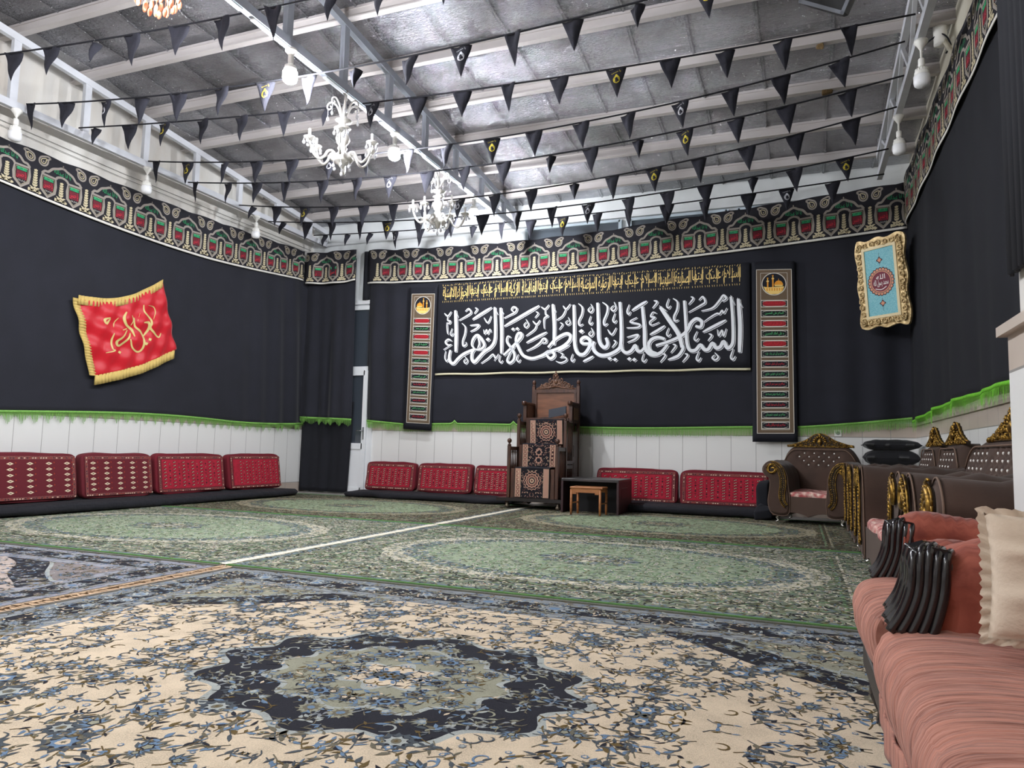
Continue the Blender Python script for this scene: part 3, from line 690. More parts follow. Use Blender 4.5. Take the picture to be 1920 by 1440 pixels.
# two upright banners --------------------------------------------
V_sp = mat('speckled_gold_ground', (128,108,84), .85, var=(420,(60,48,42),.9)); V_w = mat('silver_line', (214,208,196), .7); V_r = mat('cartouche_red', (214,40,52), .8)
V_g = mat('cartouche_green', (46,136,72), .8); V_dg = mat('cartouche_dark', (18,24,24), .85); V_o = mat('dome_orange', (224,150,40), .7); V_y = mat('dome_yellow', (240,205,120), .7); V_gl = mat('green_letters', (90,190,120), .8)
V_rd = mat('cartouche_deep_red', (150,24,36), .8)
VM = [B0, V_sp, V_w, V_r, V_g, V_dg, V_o, V_y, V_gl, V_rd]
def upright(label, C, lines, mirror):
    """C = corners tl,tr,bl,br as (x,z)"""
    t = thing('upright_banner', label, 'banner', ((C[2][0]+C[3][0])/2, YN, C[2][1]), 0, 'pair of upright printed banners'); org = tuple(t.location)
    def F(u, v, h):
        tx = C[0][0]+(C[1][0]-C[0][0])*u; tz = C[0][1]+(C[1][1]-C[0][1])*u; bx_ = C[2][0]+(C[3][0]-C[2][0])*u; bz_ = C[2][1]+(C[3][1]-C[2][1])*u
        return (bx_+(tx-bx_)*v, YN-.016-h, bz_+(tz-bz_)*v)
    b = MB(); b.grid(lambda u, v: F(u, v, 0), 10, 30, 0, back=lambda u, v: tuple(Vector(F(u, v, 0))+Vector((0,.006,0)))); b.build('cloth', B0, t, org)
    A = Art(); asp = (C[0][1]-C[2][1])/(C[1][0]-C[0][0])
    U0, U1, V0, V1 = .1, .93, .045, .955
    A.rect(U0, V0, U1, V1, 1, 1)
    def fr(u0, v0, u1, v1, w_, c, l): A.rect(u0,v0,u1,v0+w_/asp,c,l); A.rect(u0,v1-w_/asp,u1,v1,c,l); A.rect(u0,v0,u0+w_,v1,c,l); A.rect(u1-w_,v0,u1,v1,c,l)
    fr(U0, V0, U1, V1, .014, 2, 2); fr(U0+.1, V0+.02, U1-.1, V1-.02, .008, 2, 2)
    cu = (U0+U1)/2; cv = .872; R_ = .29
    A.circle(cu, cv, R_, 2, 3, 32, R_/asp); A.circle(cu, cv, R_-.02, 0, 4, 32, (R_-.02)/asp)
    m = -1 if mirror else 1
    def q(x, y): return (cu+m*x*R_, cv+y*R_/asp)
    def rc(x0, y0, x1, y1, c, l=5): A.poly([q(x0,y0),q(x1,y0),q(x1,y1),q(x0,y1)], c, l)
    dome = [q(.38+.36*math.cos(a_), -.12+.42*math.sin(a_)) for a_ in [math.pi*k/14 for k in range(15)]]; A.poly(dome, 6, 5); rc(.36,.28,.40,.45,6); rc(.06,-.2,.70,-.08,7,6)
    for mx, mh in ((-.08,.78),(-.5,.55)):
        rc(mx-.06,-.3,mx+.06,mh-.2,6,6); rc(mx-.1,mh-.36,mx+.1,mh-.26,7,7); rc(mx-.035,mh-.2,mx+.035,mh-.06,7,6); A.circle(*q(mx,mh-.05), .045*R_*1.6, 6, 6, 8, .045*R_*1.6/asp)
    A.poly([q(-.86,-.22),q(-.5,-.3),q(.82,-.22),q(.7,-.6),q(.35,-.88),q(-.3,-.9),q(-.66,-.64)], 7, 6)
    for k in range(7): rc(-.6+.2*k,-.6,-.5+.2*k,-.36,6,7)
    n = len(lines); v1 = .79; st = (v1-.062)/n
    for i, tx in enumerate(lines):
        va = v1-(i+1)*st+st*.14; vb = v1-i*st-st*.14; u0, u1 = U0+.1, U1-.1
        A.rect(u0, va, u1, vb, 2, 3); A.rect(u0+.018, va+.018/asp, u1-.018, vb-.018/asp, 5, 4)
        hh = (vb-va)/2; vc = (va+vb)/2; e = .05
        def cart(k): return [(u0+e+.03*(1-k), vc-hh*.55*k),(u0+e+.09,vc-hh*.82*k),(u1-e-.09,vc-hh*.82*k),(u1-e-.03*(1-k),vc-hh*.55*k),(u1-e+.0,vc+hh*.0),(u1-e-.03*(1-k),vc+hh*.55*k),(u1-e-.09,vc+hh*.82*k),(u0+e+.09,vc+hh*.82*k),(u0+e+.03*(1-k),vc+hh*.55*k),(u0+e,vc)]
        A.poly(cart(1.0), 2, 5)
        fill = 0 if (i > 4) else (9 if i % 2 == 0 else 5)
        A.poly(cart(.86), fill, 6)
        A.text(tx, u0+.1, vc-hh*.5, u1-.1, vc+hh*.55, (3 if i % 2 == 0 else 8), 7)
    A.build('print', VM, F, t, org, dh=.0008)
    return t
LR = ['السلام علیک یا ابا عبدالله','السلام علی الحسین','و علی علی بن الحسین','و علی اولاد الحسین','و علی اصحاب الحسین','سلام بر آن تن پاره پاره','سلام بر آن لبان خشک','سلام بر تن خونین جاری','سلام بر سر دور از بدن','سلام بر کسیکه خونش شسته شد','سلام بر آن شیرخوار کوچک','سلام بر شهید شهیدان','سلام بر تو و نیاکان پاکت']
LL = ['السلام علیک یا رسول الله','اللهم صل علی محمد','السلام علیک یا علی','فاطمة الزهرا','السلام علیک یا حسن','زینب کبری','السلام علیک یا حسین','علی بن الحسین','السلام علیک یا رضا','السلام علیک یا صاحب الزمان','السلام علیک یا محمد','السلام علیک یا کاظم','السلام علیک یا باقر']
upright('upright banner with red and green cartouches left of the wide banner', [(-6.0,3.456),(-5.48,3.43),(-6.02,1.10),(-5.5,1.075)], LL, True)
upright('upright banner with red and green cartouches right of the wide banner', [(-.563,3.49),(-.01,3.46),(-.57,.985),(.005,.995)], LR, False)

# framed calligraphy hung across the corner ----------------------
G_fr = mat('pale_gilt', (214,190,140), .38, metal=.35, var=(25,(150,118,72),.8), bump=(45,.5,.01)); P_t = mat('turquoise_ground', (84,160,174), .6, var=(120,(150,200,205),.9)); P_b = mat('burgundy', (110,28,48), .6); P_p = mat('petal_pink', (205,140,110), .6); P_w = mat('paper_white', (236,230,226), .6); P_d = mat('deep_outline', (52,30,40), .6)
fa = Vector((.80, 10.22, 2.46)); fb = Vector((1.30, 9.80, 2.46)); fd = (fb-fa); FW = fd.length; fd.normalize(); fn = Vector((-fd.y*-1, -fd.x, 0)); fn = Vector((fd.y, -fd.x, 0)); fn.normalize(); FH = 1.09
t = thing('picture_frame', 'ornate pale gilt frame with a turquoise calligraphy panel in the corner', 'picture', tuple((fa+fb)/2)); org = tuple((fa+fb)/2)
def FF(x, y, h): return tuple(fa+fd*x+Vector((0,0,y))+fn*(h+.10*y))
b = MB(); bw = .13
out = []
N = 64
def rim(side, k):
    wv = .012*math.sin(k*math.pi*5)+.02*abs(math.sin(k*math.pi*2.5))
    return wv
per = []
for i in range(24): k = i/24; per.append((FW*k, -rim(0,k)))
for i in range(32): k = i/32; per.append((FW+rim(1,k)-.01, FH*k))
for i in range(24): k = i/24; per.append((FW*(1-k), FH+rim(0,k)))
for i in range(32): k = i/32; per.append((-rim(1,k)+.01, FH*(1-k)))
b.prism(per, FF, -.02, .015, 0)
def fbar(x0, y0, x1, y1): b.prism([(x0,y0),(x1,y0),(x1,y1),(x0,y1)], FF, .01, .03, 0)
fbar(.03,.03,FW-.03,bw-.02); fbar(.03,FH-bw+.02,FW-.03,FH-.03); fbar(.03,.03,bw-.03,FH-.03); fbar(FW-bw+.03,.03,FW-.03,FH-.03)
rnd = random.Random(5)
def curl(cx, cy, r, s0, sg, n=9, turns=1.35):
    return [FF(cx+r*(1-k/n*.85)*math.cos(s0+sg*turns*2*math.pi*k/n), cy+r*(1-k/n*.85)*math.sin(s0+sg*turns*2*math.pi*k/n), .036+.012*k/n) for k in range(n+1)]
for i in range(7):
    for yy in (.06, FH-.06): b.tube(curl(.06+(FW-.12)*i/6, yy, .042, rnd.uniform(0,6), (-1)**i), [.011-.0007*k for k in range(10)], 5)
for i in range(12):
    for xx in (.05, FW-.05): b.tube(curl(xx, .09+(FH-.18)*i/11, .042, rnd.uniform(0,6), (-1)**i), [.011-.0007*k for k in range(10)], 5)
b.build('frame', G_fr, t, org)
b = MB(); 
for (x0,y0,x1,y1) in ((bw-.035,bw-.035,FW-bw+.035,bw),(bw-.035,FH-bw,FW-bw+.035,FH-bw+.035),(bw-.035,bw,bw,FH-bw),(FW-bw,bw,FW-bw+.035,FH-bw)): b.prism([(x0,y0),(x1,y0),(x1,y1),(x0,y1)], FF, .03, .042, 0)
b.build('inner_slip', mat('cream_slip', (218,200,158), .5), t, org)
A = Art(); A.rect(bw, bw, FW-bw, FH-bw, 0, 0); cx, cy = FW/2, FH/2
for k in range(24):
    a_ = 2*math.pi*k/24; A.circle(cx+.158*math.cos(a_), cy+.158*math.sin(a_), .024, 4, 1, 8); A.circle(cx+.152*math.cos(a_), cy+.152*math.sin(a_), .018, 2, 2, 8)
A.circle(cx, cy, .142, 4, 3, 30); A.circle(cx, cy, .136, 2, 4, 30); A.circle(cx, cy, .124, 1, 5, 30)
A.text('محمد رسول الله', cx-.10, cy-.065, cx+.10, cy+.03, 3, 6); A.text('الله', cx-.06, cy+.03, cx+.06, cy+.09, 3, 6); A.stroke([(cx-.08,cy-.08),(cx,cy-.1),(cx+.07,cy-.07)], .009, 3, 6)
for s_ in (-1, 1):
    A.star(cx, cy+s_*.27, .035, 4, .25, 4, 1, n=24); A.star(cx, cy+s_*.27, .022, 4, .25, 2, 2, n=24); A.stroke([(cx,cy+s_*.2),(cx,cy+s_*.36)], .004, 4, 1, smooth=False)
A.build('calligraphy_panel', [P_t, P_b, P_p, P_w, P_d], lambda x, y, h: FF(x, y, h+.03), t, org, dh=.0007)

# red flag on the left wall --------------------------------------
R_s = mat('red_satin', (192,20,36), .42, sheen=.2, spec=.5, bump=(9,.2,.03), stretch=(1,1.6,.5)); R_g = mat('gold_fringe', (206,178,104), .8, bump=(160,.6,.004), stretch=(1,3,1)); R_l = mat('gold_lettering', (206,188,120), .5)
XF = XL+.10
cn = [at(147,560,0,XF), at(306,530,0,XF), at(178,705,0,XF), at(330,655,0,XF)]
t = thing('wall_flag', 'red satin flag with gold lettering and gold fringe on the left wall', 'flag', tuple((cn[2]+cn[3])/2)); org = tuple((cn[2]+cn[3])/2)
def FL(u, v, h=0):
    p = cn[2].lerp(cn[3], u).lerp(cn[0].lerp(cn[1], u), v)
    p.z -= .13*math.sin(math.pi*u)*v+.05*math.sin(math.pi*u)*(1-v)
    p.x += h+.035*abs(math.sin(math.pi*u))*(1-v)+.016*math.sin((u*.8+v*1.1)*17)*(1-abs(2*v-1)*.5)+.010*math.sin((u*1.2-v*.7)*23)+.02*math.sin(math.pi*u)*math.sin(math.pi*v)
    return p
b = MB(); b.grid(lambda u, v: FL(u, v), 44, 36, 0, back=lambda u, v: FL(u, v, -.004)); b.build('satin', R_s, t, org)
b = MB(); fr = .085
b.grid(lambda u, v: FL(u, 1, .004)+Vector((.006*math.sin(u*150), 0, .045-v*.11)), 120, 1, 0, back=lambda u, v: FL(u, 1, -.006)+Vector((0,0,.045-v*.11)))
b.grid(lambda u, v: FL(u*.97, 0, .004)+Vector((.006*math.sin(u*150), 0, .01-v*.12)), 120, 1, 0, back=lambda u, v: FL(u*.97, 0, -.006)+Vector((0,0,.01-v*.12)))
b.grid(lambda u, v: FL(0, u, .004)+Vector((.005*math.sin(u*170), .02-v*.09, 0)), 120, 1, 0, back=lambda u, v: FL(0, u, -.006)+Vector((0, .02-v*.09, 0)))
b.build('fringe', R_g, t, org)
FS = [(24,[(935,450),(945,530),(1010,610),(1030,670),(1012,720),(1060,780),(1110,830),(1135,780)]),(10,[(990,455),(1050,475),(1070,540),(1050,620)]),(34,[(940,655),(995,660),(985,740),(930,815)]),
(26,[(820,600),(830,700),(900,770),(935,850),(920,960),(860,1000),(800,950),(780,850)]),(30,[(735,530),(705,600),(730,680),(790,740),(830,820)]),(14,[(800,570),(812,640),(780,690)]),(8,[(890,545),(865,640)]),(12,[(640,600),(590,650),(580,710)]),
(28,[(545,600),(480,620),(500,670),(545,612)]),(18,[(590,780),(560,850),(570,960),(600,985),(490,1012)]),(30,[(740,745),(690,830),(620,880),(640,930),(750,850),(775,780)]),(34,[(690,745),(735,728)])]
A = Art()
def PF(x, y):
    px, py = 120+x/6.2625, 500+y/6.2625
    # invert the bilinear patch by a few steps
    u = v = .5
    for _ in range(12):
        p = FL(u, v); d_ = (at(px, py, 0, p.x)-p); e = .01
        pu = (FL(u+e, v)-p)/e; pv = (FL(u, v+e)-p)/e
        det = pu.y*pv.z-pu.z*pv.y; u += (d_.y*pv.z-d_.z*pv.y)/det*.8; v += (pu.y*d_.z-pu.z*d_.y)/det*.8
    return (u, v)
for wd, pts in FS: A.stroke([PF(*p) for p in pts], wd/6.26/168, 0, 1, taper=.55)
for x, y in ((1010,855),(965,905),(650,1005)): q = PF(x, y); A.poly([(q[0]-.022,q[1]),(q[0],q[1]-.025),(q[0]+.022,q[1]),(q[0],q[1]+.025)], 0, 1)
A.build('lettering', [R_l], lambda u, v, h: FL(u, v, h+.003), t, org)

# ------------------------------------------------------------ carpets
WOOL = dict(rough=.95, sheen=.1)
def wool(name, col, dark=.78):
    return mat(name, col, .95, 0, bump=(380,.35,.004), var=(260, tuple(int(c*dark) for c in col), .8), var2=(9, tuple(min(255,int(c*1.06)) for c in col), .5), spec=.2)
def carpet_shapes(kind, a, b):
    """-> zone(x,y): 0 field 1 dark band 2 inner medallion / spandrel 3 border 4 ring"""
    bw = .40 if kind == 'cream' else .36
    af, bf = a-bw, b-bw
    def zone(x, y):
        x, y = abs(x), abs(y)
        if x > af or y > bf:
            e = min(a-x, b-y)
            return 5 if e < .08 or (e > bw-.07) else 3
        th = math.atan2(y/ .50, x/.66); r = math.hypot(x/.66, y/.50)
        if kind == 'cream':
            lob = 1+.07*math.cos(12*th)
            if r < .62*lob: return 2 if r > .24 else 0
            if r < 1.0*lob: return 1
            q = (x/af)**1.25+(y/bf)**1.25+.035*math.cos(9*math.atan2(y/bf, x/af))
            if q > 1.55: return 2
            if q > 1.27: return 1
            return 0
        e = math.hypot(x/(af*.93), y/(bf*.90))
        if r < .25: return 5
        if r < .55 + .05*math.cos(8*th): return 6
        if e < .82: return 0
        if e < .95: return 6
        if e < 1.06: return 4
        return 3
    return zone, bw
def carpet(name, label, cat_group, cx, cy, kind, pal, a, b, seed, spacing, zt=.012):
    t = thing('carpet', label, 'carpet', (cx, cy, 0), 0, cat_group)
    rnd = random.Random(seed); zone, bw = carpet_shapes(kind, a, b); A = Art()
    base = 3 if kind != 'cream' else 5
    g = MB(); g.box((0,0,zt/2), (2*a, 2*b, zt)); 
    g.build('pile', pal[9], t)
    F = lambda x, y, h: (x, y, zt+h)
    def poly4(fn):
        for sx in (1,-1):
            for sy in (1,-1): fn(sx, sy)
    af, bf = a-bw, b-bw
    if kind == 'cream':
        A.rect(-a+.03,-b+.03,a-.03,b-.03,8,1); A.rect(-a+.09,-b+.09,a-.09,b-.09,1,2); A.rect(-af-.09,-bf-.09,af+.09,bf+.09,8,3); A.rect(-af,-bf,af,bf,0,4)
        for k in (.05,.105): A.frame(-af-k,-bf-k,af+k,bf+k,.012,5,4)
        A.frame(-a+.095,-b+.095,a-.095,b-.095,.014,5,4)
        def corner(sx, sy):
            for lim, c, l in ((1.27,1,5),(1.50,5,6),(1.53,2,7)):
                P = []
                for i in range(49):
                    th = math.pi/2*i/48; u, v = math.cos(th), math.sin(th)
                    lo, hi = .3, 2.0
                    for _ in range(18):
                        m_ = (lo+hi)/2; q = (m_*u)**1.25+(m_*v)**1.25+.035*math.cos(9*th)
                        if q > lim: hi = m_
                        else: lo = m_
                    P.append((u*lo, v*lo))
                P = [(min(1,p[0])*af*sx, min(1,p[1])*bf*sy) for p in P if p[0] <= 1.0 and p[1] <= 1.0]
                if len(P) < 3: continue
                p0 = P[0]; p1 = P[-1]
                A.poly([(af*sx, p0[1])]+P+[(p1[0], bf*sy),(af*sx,bf*sy)], c, l)
        poly4(corner)
        def med(k, c, l, lobes=12, amp=.07):
            A.poly([(.66*k*(1+amp*math.cos(lobes*q))*math.cos(q), .50*k*(1+amp*math.cos(lobes*q))*math.sin(q)) for q in [2*math.pi*i/120 for i in range(120)]], c, l)
        med(1.05,5,5); med(1.0,1,6); med(.66,5,7); med(.62,2,8); med(.26,5,9,8,.2); med(.22,0,10,8,.2); med(.10,3,11,8,.25)
    else:
        A.rect(-a+.02,-b+.02,a-.02,b-.02,3,1); A.rect(-a+.08,-b+.08,a-.08,b-.08,2,2); A.frame(-af-.07,-bf-.07,af+.07,bf+.07,.02,5,3); A.frame(-af-.02,-bf-.02,af+.02,bf+.02,.05,7,3); A.rect(-af,-bf,af,bf,2,4)
        def ov(k, c, l): A.poly([(af*.93*k*math.cos(q)*(1+.012*math.cos(24*q)), bf*.90*k*math.sin(q)*(1+.012*math.cos(24*q))) for q in [2*math.pi*i/96 for i in range(96)]], c, l)
        ov(1.06,5,5); ov(.95,3,6); ov(.82,0,7)
        A.poly([(.66*.55*(1+.08*math.cos(8*q))*math.cos(q), .50*.55*(1+.08*math.cos(8*q))*math.sin(q)) for q in [2*math.pi*i/96 for i in range(96)]], 3, 8)
        A.star(0,0,.15,8,.2,5 if kind == 'green' else 4,9,n=48,sx=1.2)
    LT = 13
    leafc = {0:[7,4,3,7,1,3,7,6],1:[3,2,5,8,4],2:[3,1,4,0,6],3:[0,3,5,4,2],5:[1,6,4,3]} if kind == 'cream' else \
            {0:[7,2,6,5,2,3,7,1],3:[1,5,6,3,7,1,5,1],4:[2,6,5,3],5:[1,6,3],6:[5,7,1,6]}
    def flower(x, y, r, z):
        rot = rnd.uniform(0, 6); n = rnd.choice((5,6,7,8,9))
        c0, c1, c2 = {0:(4,3,0),1:(2,4,3),2:(4,3,1),3:(5,8,3),5:(4,2,3)}.get(z, (4,3,0)) if kind == 'cream' else {0:(7,5,3),3:(5,3,4),4:(6,3,5),5:(1,6,5),6:(5,7,4)}.get(z, (6,5,3))
        if rnd.random() < .4 and kind == 'cream': c0, c1, c2 = rnd.choice(((7,8,5),(4,2,6),(7,5,4))) if z == 0 else (c1, c0, c2)
        j = rnd.random()*.6; sx = rnd.uniform(.8,1.25)
        if r > .022:
            A.star(x, y, r*1.12, n+4, .2, 7 if z != 1 and kind == 'cream' else c0, LT+j, rot, (n+4)*3, sx); A.star(x, y, r*.9, n, .16, c0, LT+.3+j, rot+.2, n*3, sx); A.star(x, y, r*.74, n+1, .24, 1 if z != 1 else 4, LT+.6+j, rot, n*3+3, sx)
        A.star(x, y, r*.64, n, .22, c1, LT+1+j, rot+.3, n*3, sx); A.star(x, y, r*.36, n, .15, c2, LT+1.5+j, rot, 10, sx)
        if r > .03 and rnd.random() < .6: A.star(x, y, r*.15, 6, .3, rnd.choice((6,7,4)), LT+2+j, rot, 12)
    def palmette(x, y, r, z):
        a0 = rnd.uniform(0, 6.28); j = rnd.random()*.5; cs = {1:(4,2,3,5),2:(7,3,4,0)}.get(z, (7,4,3,2))
        c_, s_ = math.cos(a0), math.sin(a0)
        for k, (q, L, wd) in enumerate(((-1.5,.8,.4),(1.5,.8,.4),(-1.0,1.0,.42),(1.0,1.0,.42),(-.5,1.15,.42),(.5,1.15,.42),(0,1.3,.4))):
            A.leaf(x-c_*r*.4, y-s_*r*.4, a0+q, r*L*1.25, r*wd*1.25, cs[0] if k % 2 else cs[1], LT+j, .12*(1 if q < 0 else -1 if q > 0 else 0)); A.leaf(x-c_*r*.35, y-s_*r*.35, a0+q, r*L*.85, r*wd*.7, cs[2], LT+.5+j, .1*(1 if q < 0 else -1 if q > 0 else 0))
        A.star(x-c_*r*.1, y-s_*r*.1, r*.36, 5, .15, 1 if z != 1 else 5, LT+1+j, a0, 15); A.star(x-c_*r*.1, y-s_*r*.1, r*.26, 5, .15, cs[3], LT+1.4+j, a0, 10)
        A.stroke([(x-c_*r*.4, y-s_*r*.4), (x-c_*r*.9+s_*r*.2, y-s_*r*.9-c_*r*.2), (x-c_*r*1.5, y-s_*r*1.5)], .005, 6, LT-.5+j, k=3)
    def sprig(x, y, z, s_):
        a_ = rnd.uniform(0, 6.28); cs = leafc.get(z, leafc[3]); L = s_*rnd.uniform(.7,1.2); bd = rnd.uniform(-.7,.7); j = rnd.random()*.8
        P = [(x,y),(x+L*.5*math.cos(a_),y+L*.5*math.sin(a_)),(x+L*math.cos(a_+bd),y+L*math.sin(a_+bd))]
        A.stroke(P, .0040, rnd.choice((6,7,4)) if z != 1 else 4, LT-1+j, k=3)
        for q, sg in ((.3,1),(.5,-1),(.75,1),(1,0)):
            px = x+L*q*math.cos(a_+bd*q); py = y+L*q*math.sin(a_+bd*q)
            A.leaf(px, py, a_+bd*q+sg*rnd.uniform(.5,1.1), L*rnd.uniform(.3,.55), L*rnd.uniform(.13,.26), rnd.choice(cs), LT+j, rnd.uniform(-.5,.5))
    # one quarter is drawn, then mirrored both ways
    n0 = len(A.v); f0 = len(A.f)
    y = spacing*.3
    while y < b-.03:
        x = spacing*.3
        while x < a-.03:
            px = x+rnd.uniform(-.4,.4)*spacing; py = y+rnd.uniform(-.4,.4)*spacing
            if px < a-.04 and py < b-.04 and px > 0 and py > 0:
                z = zone(px, py); r = rnd.random(); small = z == 5
                if kind == 'cream':
                    if r < (.062 if z == 0 else .12) and not small: (palmette if rnd.random() < .55 else flower)(px, py, rnd.uniform(.026,.056) if z == 0 else rnd.uniform(.024,.042), z)
                    elif r < .16: flower(px, py, rnd.uniform(.010,.019), z)
                    elif r < .24:
                        q0 = rnd.uniform(0,6.28); q1 = rnd.choice((-1,1)); rr = rnd.uniform(.02,.045)
                        A.stroke([(px+rr*(1-.1*q)*math.cos(q0+q1*q*.75), py+rr*(1-.1*q)*math.sin(q0+q1*q*.75)) for q in range(7)], .007, rnd.choice(leafc.get(z, leafc[3])), LT+rnd.random(), k=2, taper=.7)
                    elif r < (.80 if z == 0 else .80 if z == 1 else 1.0): sprig(px, py, z, .062 if small else (.085 if z == 0 else .078))
                else:
                    if r < .16: flower(px, py, rnd.uniform(.012,.03), z)
                    elif r < (.80 if z == 0 else 1.0):
                        cs = leafc.get(z, leafc[3])
                        for _ in range(3 if z == 0 else 3): A.leaf(px+rnd.uniform(-.02,.02), py+rnd.uniform(-.02,.02), rnd.uniform(0,6.28), rnd.uniform(.03,.07), rnd.uniform(.010,.022), rnd.choice(cs), LT+rnd.random(), rnd.uniform(-.5,.5))
            x += spacing
        y += spacing
    # palmettes of the main border
    if kind == 'cream':
        for k in range(6):
            px = .18+k*.36; 
            if px < a-.1: flower(px, b-.2, .075 if k % 2 == 0 else .05, 3)
        for k in range(1, 5):
            py = k*.30
            if py < b-.3: flower(a-.2, py, .07 if k % 2 == 0 else .05, 3)
    v1 = A.v[n0:]; f1 = A.f[f0:]; m1 = A.m[f0:]
    for sx, sy in ((-1,1),(1,-1),(-1,-1)):
        o = len(A.v)-n0; A.v.extend((sx*v[0], sy*v[1], v[2]) for v in v1); A.f.extend([i+o for i in f] for f in f1); A.m.extend(m1)
    A.build('pattern', pal[:9], F, t, dh=.00012)
    b_ = MB()
    for s_ in (1,-1):
        b_ = MB(); b_.box((0, s_*(b-.008), zt/2+.003), (2*a, .026, zt+.006)); b_.build('edge_binding', pal[10], t)
    for s_ in (1,-1):
        fr = MB()
        y = -b+.01; fr.box((s_*(a+.006), 0, .005), (.012, 2*b, .010))
        while y < b:
            L = rnd.uniform(.055,.10)*(.55 if kind == 'cream' else 1); e = rnd.uniform(-.012,.012)
            fr.add([(s_*a, y, .0155),(s_*a, y+.013, .0155),(s_*(a+L), y+.010+e, .0165),(s_*(a+L), y+.002+e, .0165)], [(0,1,2,3)], 0, False); y += .014
        fr.build('fringe', pal[11], t)
    return t
C_fr = mat('cream_fringe_cotton', (240,232,212), .9, bump=(90,.6,.01)); C_frt = mat('tan_fringe_cotton', (196,164,132), .9, bump=(90,.6,.01))
CREAM = [wool('wool_cream',(213,194,168)),wool('wool_navy',(40,40,48)),wool('wool_sage',(150,149,130)),wool('wool_blue',(108,132,158)),wool('wool_greybrown',(112,106,90)),wool('wool_silver',(168,172,168)),wool('wool_olive',(104,86,52)),wool('wool_slate',(78,84,90)),wool('wool_greyblue',(134,138,142)),wool('wool_edge',(92,88,80)),wool('wool_bind_dark',(110,110,100)),C_frt]
DUSTY = [wool('wool_dusty',(186,170,160)),CREAM[1],wool('wool_mauvegrey',(140,132,130)),CREAM[3],CREAM[4],CREAM[5],CREAM[6],CREAM[7],wool('wool_mauveblue',(146,146,156)),CREAM[9],CREAM[10],C_frt]
GREEN = [wool('wool_mint',(160,172,146)),wool('wool_black',(52,52,50)),wool('wool_greygreen',(130,138,116)),wool('wool_bluegrey',(116,130,136)),wool('wool_rust',(150,112,62)),wool('wool_ivory',(214,206,184)),wool('wool_moss',(112,110,76)),wool('wool_leaf',(122,150,112)),wool('wool_x',(130,138,116)),wool('wool_pile_green',(120,126,104)),wool('wool_bind_green',(96,134,80)),C_fr]
RUSTY = [wool('wool_mint2',(158,172,142)),GREEN[1],wool('wool_brownblack',(84,76,60)),wool('wool_bluegrey2',(100,110,112)),wool('wool_rust2',(158,118,60)),wool('wool_ivory2',(178,168,142)),wool('wool_moss2',(104,92,58)),GREEN[7],GREEN[8],wool('wool_pile_brown',(100,92,74)),GREEN[10],C_fr]
GA = 2.02
CX = (-1.44, -5.54)
carpet('carpet', 'cream carpet with a dark lobed medallion and blue flowers, nearest the viewer', None, -1.32, 2.25, 'cream', CREAM, 2.04, 1.485, 3, .050)
carpet('carpet', 'dusty grey-blue flowered carpet at the lower left with a tan fringe', None, -5.50, 2.25, 'cream', DUSTY, 2.04, 1.485, 8, .056)
g1 = carpet('carpet', 'pale green oval-field carpet in the middle row, right of the white fringe line', 'pale green carpets', CX[0], 5.26, 'green', GREEN, GA, 1.485, 5, .040)
dup(g1, (CX[1], 5.26, 0), None, 'pale green oval-field carpet in the middle row beside the left mattress')
g2 = carpet('carpet', 'green carpet with brown and rust edges in front of the pulpit and low desk', 'rust-edged green carpets', CX[0], 8.26, 'green', RUSTY, GA, 1.485, 6, .044)
g2.children[0].name
dup(g2, (CX[1], 8.26, 0), None, 'green carpet with brown and rust edges before the curtained doorway')

# ------------------------------------------------------------ floor mattresses and back cushions
def soft_box(b, c, d, r=.03, mi=0, wob=.008, seed=0, n=(24,8), lean=0.0, top_sag=0.0, sq=.35):
    """upholstered slab, rounded edges, slightly uneven"""
    hx, hy, hz = d[0]/2, d[1]/2, d[2]/2
    def sp(q, h):  # superellipse helper
        return math.copysign(abs(q)**sq, q)*h
    nu, nv = n[0]*2, n[1]*2
    vs = []; fs = []
    for j in range(nv+1):
        t_ = -math.pi/2+math.pi*j/nv
        for i in range(nu):
            p_ = 2*math.pi*i/nu
            x = sp(math.cos(t_), 1)*sp(math.cos(p_), 1); y = sp(math.cos(t_), 1)*sp(math.sin(p_), 1); z = sp(math.sin(t_), 1)
            X, Y, Z = x*hx, y*hy, z*hz
            nn = pnoise(Vector((X*4+seed, Y*5, Z*5)))*wob
            X += nn; Y += nn*1.0; Z += nn*1.2-(top_sag*(1-x*x) if z > 0 else 0)
            Y += lean*(Z+hz)
            vs.append((c[0]+X, c[1]+Y, c[2]+Z))
    for j in range(nv):
        for i in range(nu): fs.append((j*nu+i, j*nu+(i+1) % nu, (j+1)*nu+(i+1) % nu, (j+1)*nu+i))
    b.add(vs, fs, mi)
M_mat = mat('black_mattress_cloth', (27,27,33), .9, bump=(9,.5,.04))
def rot_build(b, ang):
    ca, sa = math.cos(ang), math.sin(ang); b.v = [(x*ca-y*sa, x*sa+y*ca, z) for x, y, z in b.v]
b = MB(); soft_box(b, (-7.60, 6.9, .066), (.80, 5.25, .10), wob=.018, n=(30,6)); b.v = [(v[0], v[1], max(.0135, v[2])) for v in b.v]
tag(b.build('floor_mattress', M_mat, None, (-7.6,6.9,0)), 'long black floor mattress along the left wall under the patterned cushions', 'mattress')
b = MB(); soft_box(b, (-5.22, 9.97, .06), (2.9, .74, .09), wob=.018, n=(30,6), seed=3); b.v = [(v[0], v[1], max(.0135, v[2])) for v in b.v]
tag(b.build('floor_mattress', M_mat, None, (-5.2,9.97,0)), 'black floor mattress at the far wall between the doorway and the pulpit', 'mattress')
b = MB(); soft_box(b, (-1.45, 9.97, .07), (2.5, .76, .11), wob=.022, n=(30,6), seed=5); b.v = [(v[0], v[1], max(.0135, v[2])) for v in b.v]
tag(b.build('floor_mattress', M_mat, None, (-1.4,9.97,0)), 'black floor mattress at the far wall between the low desk and the armchair', 'mattress')
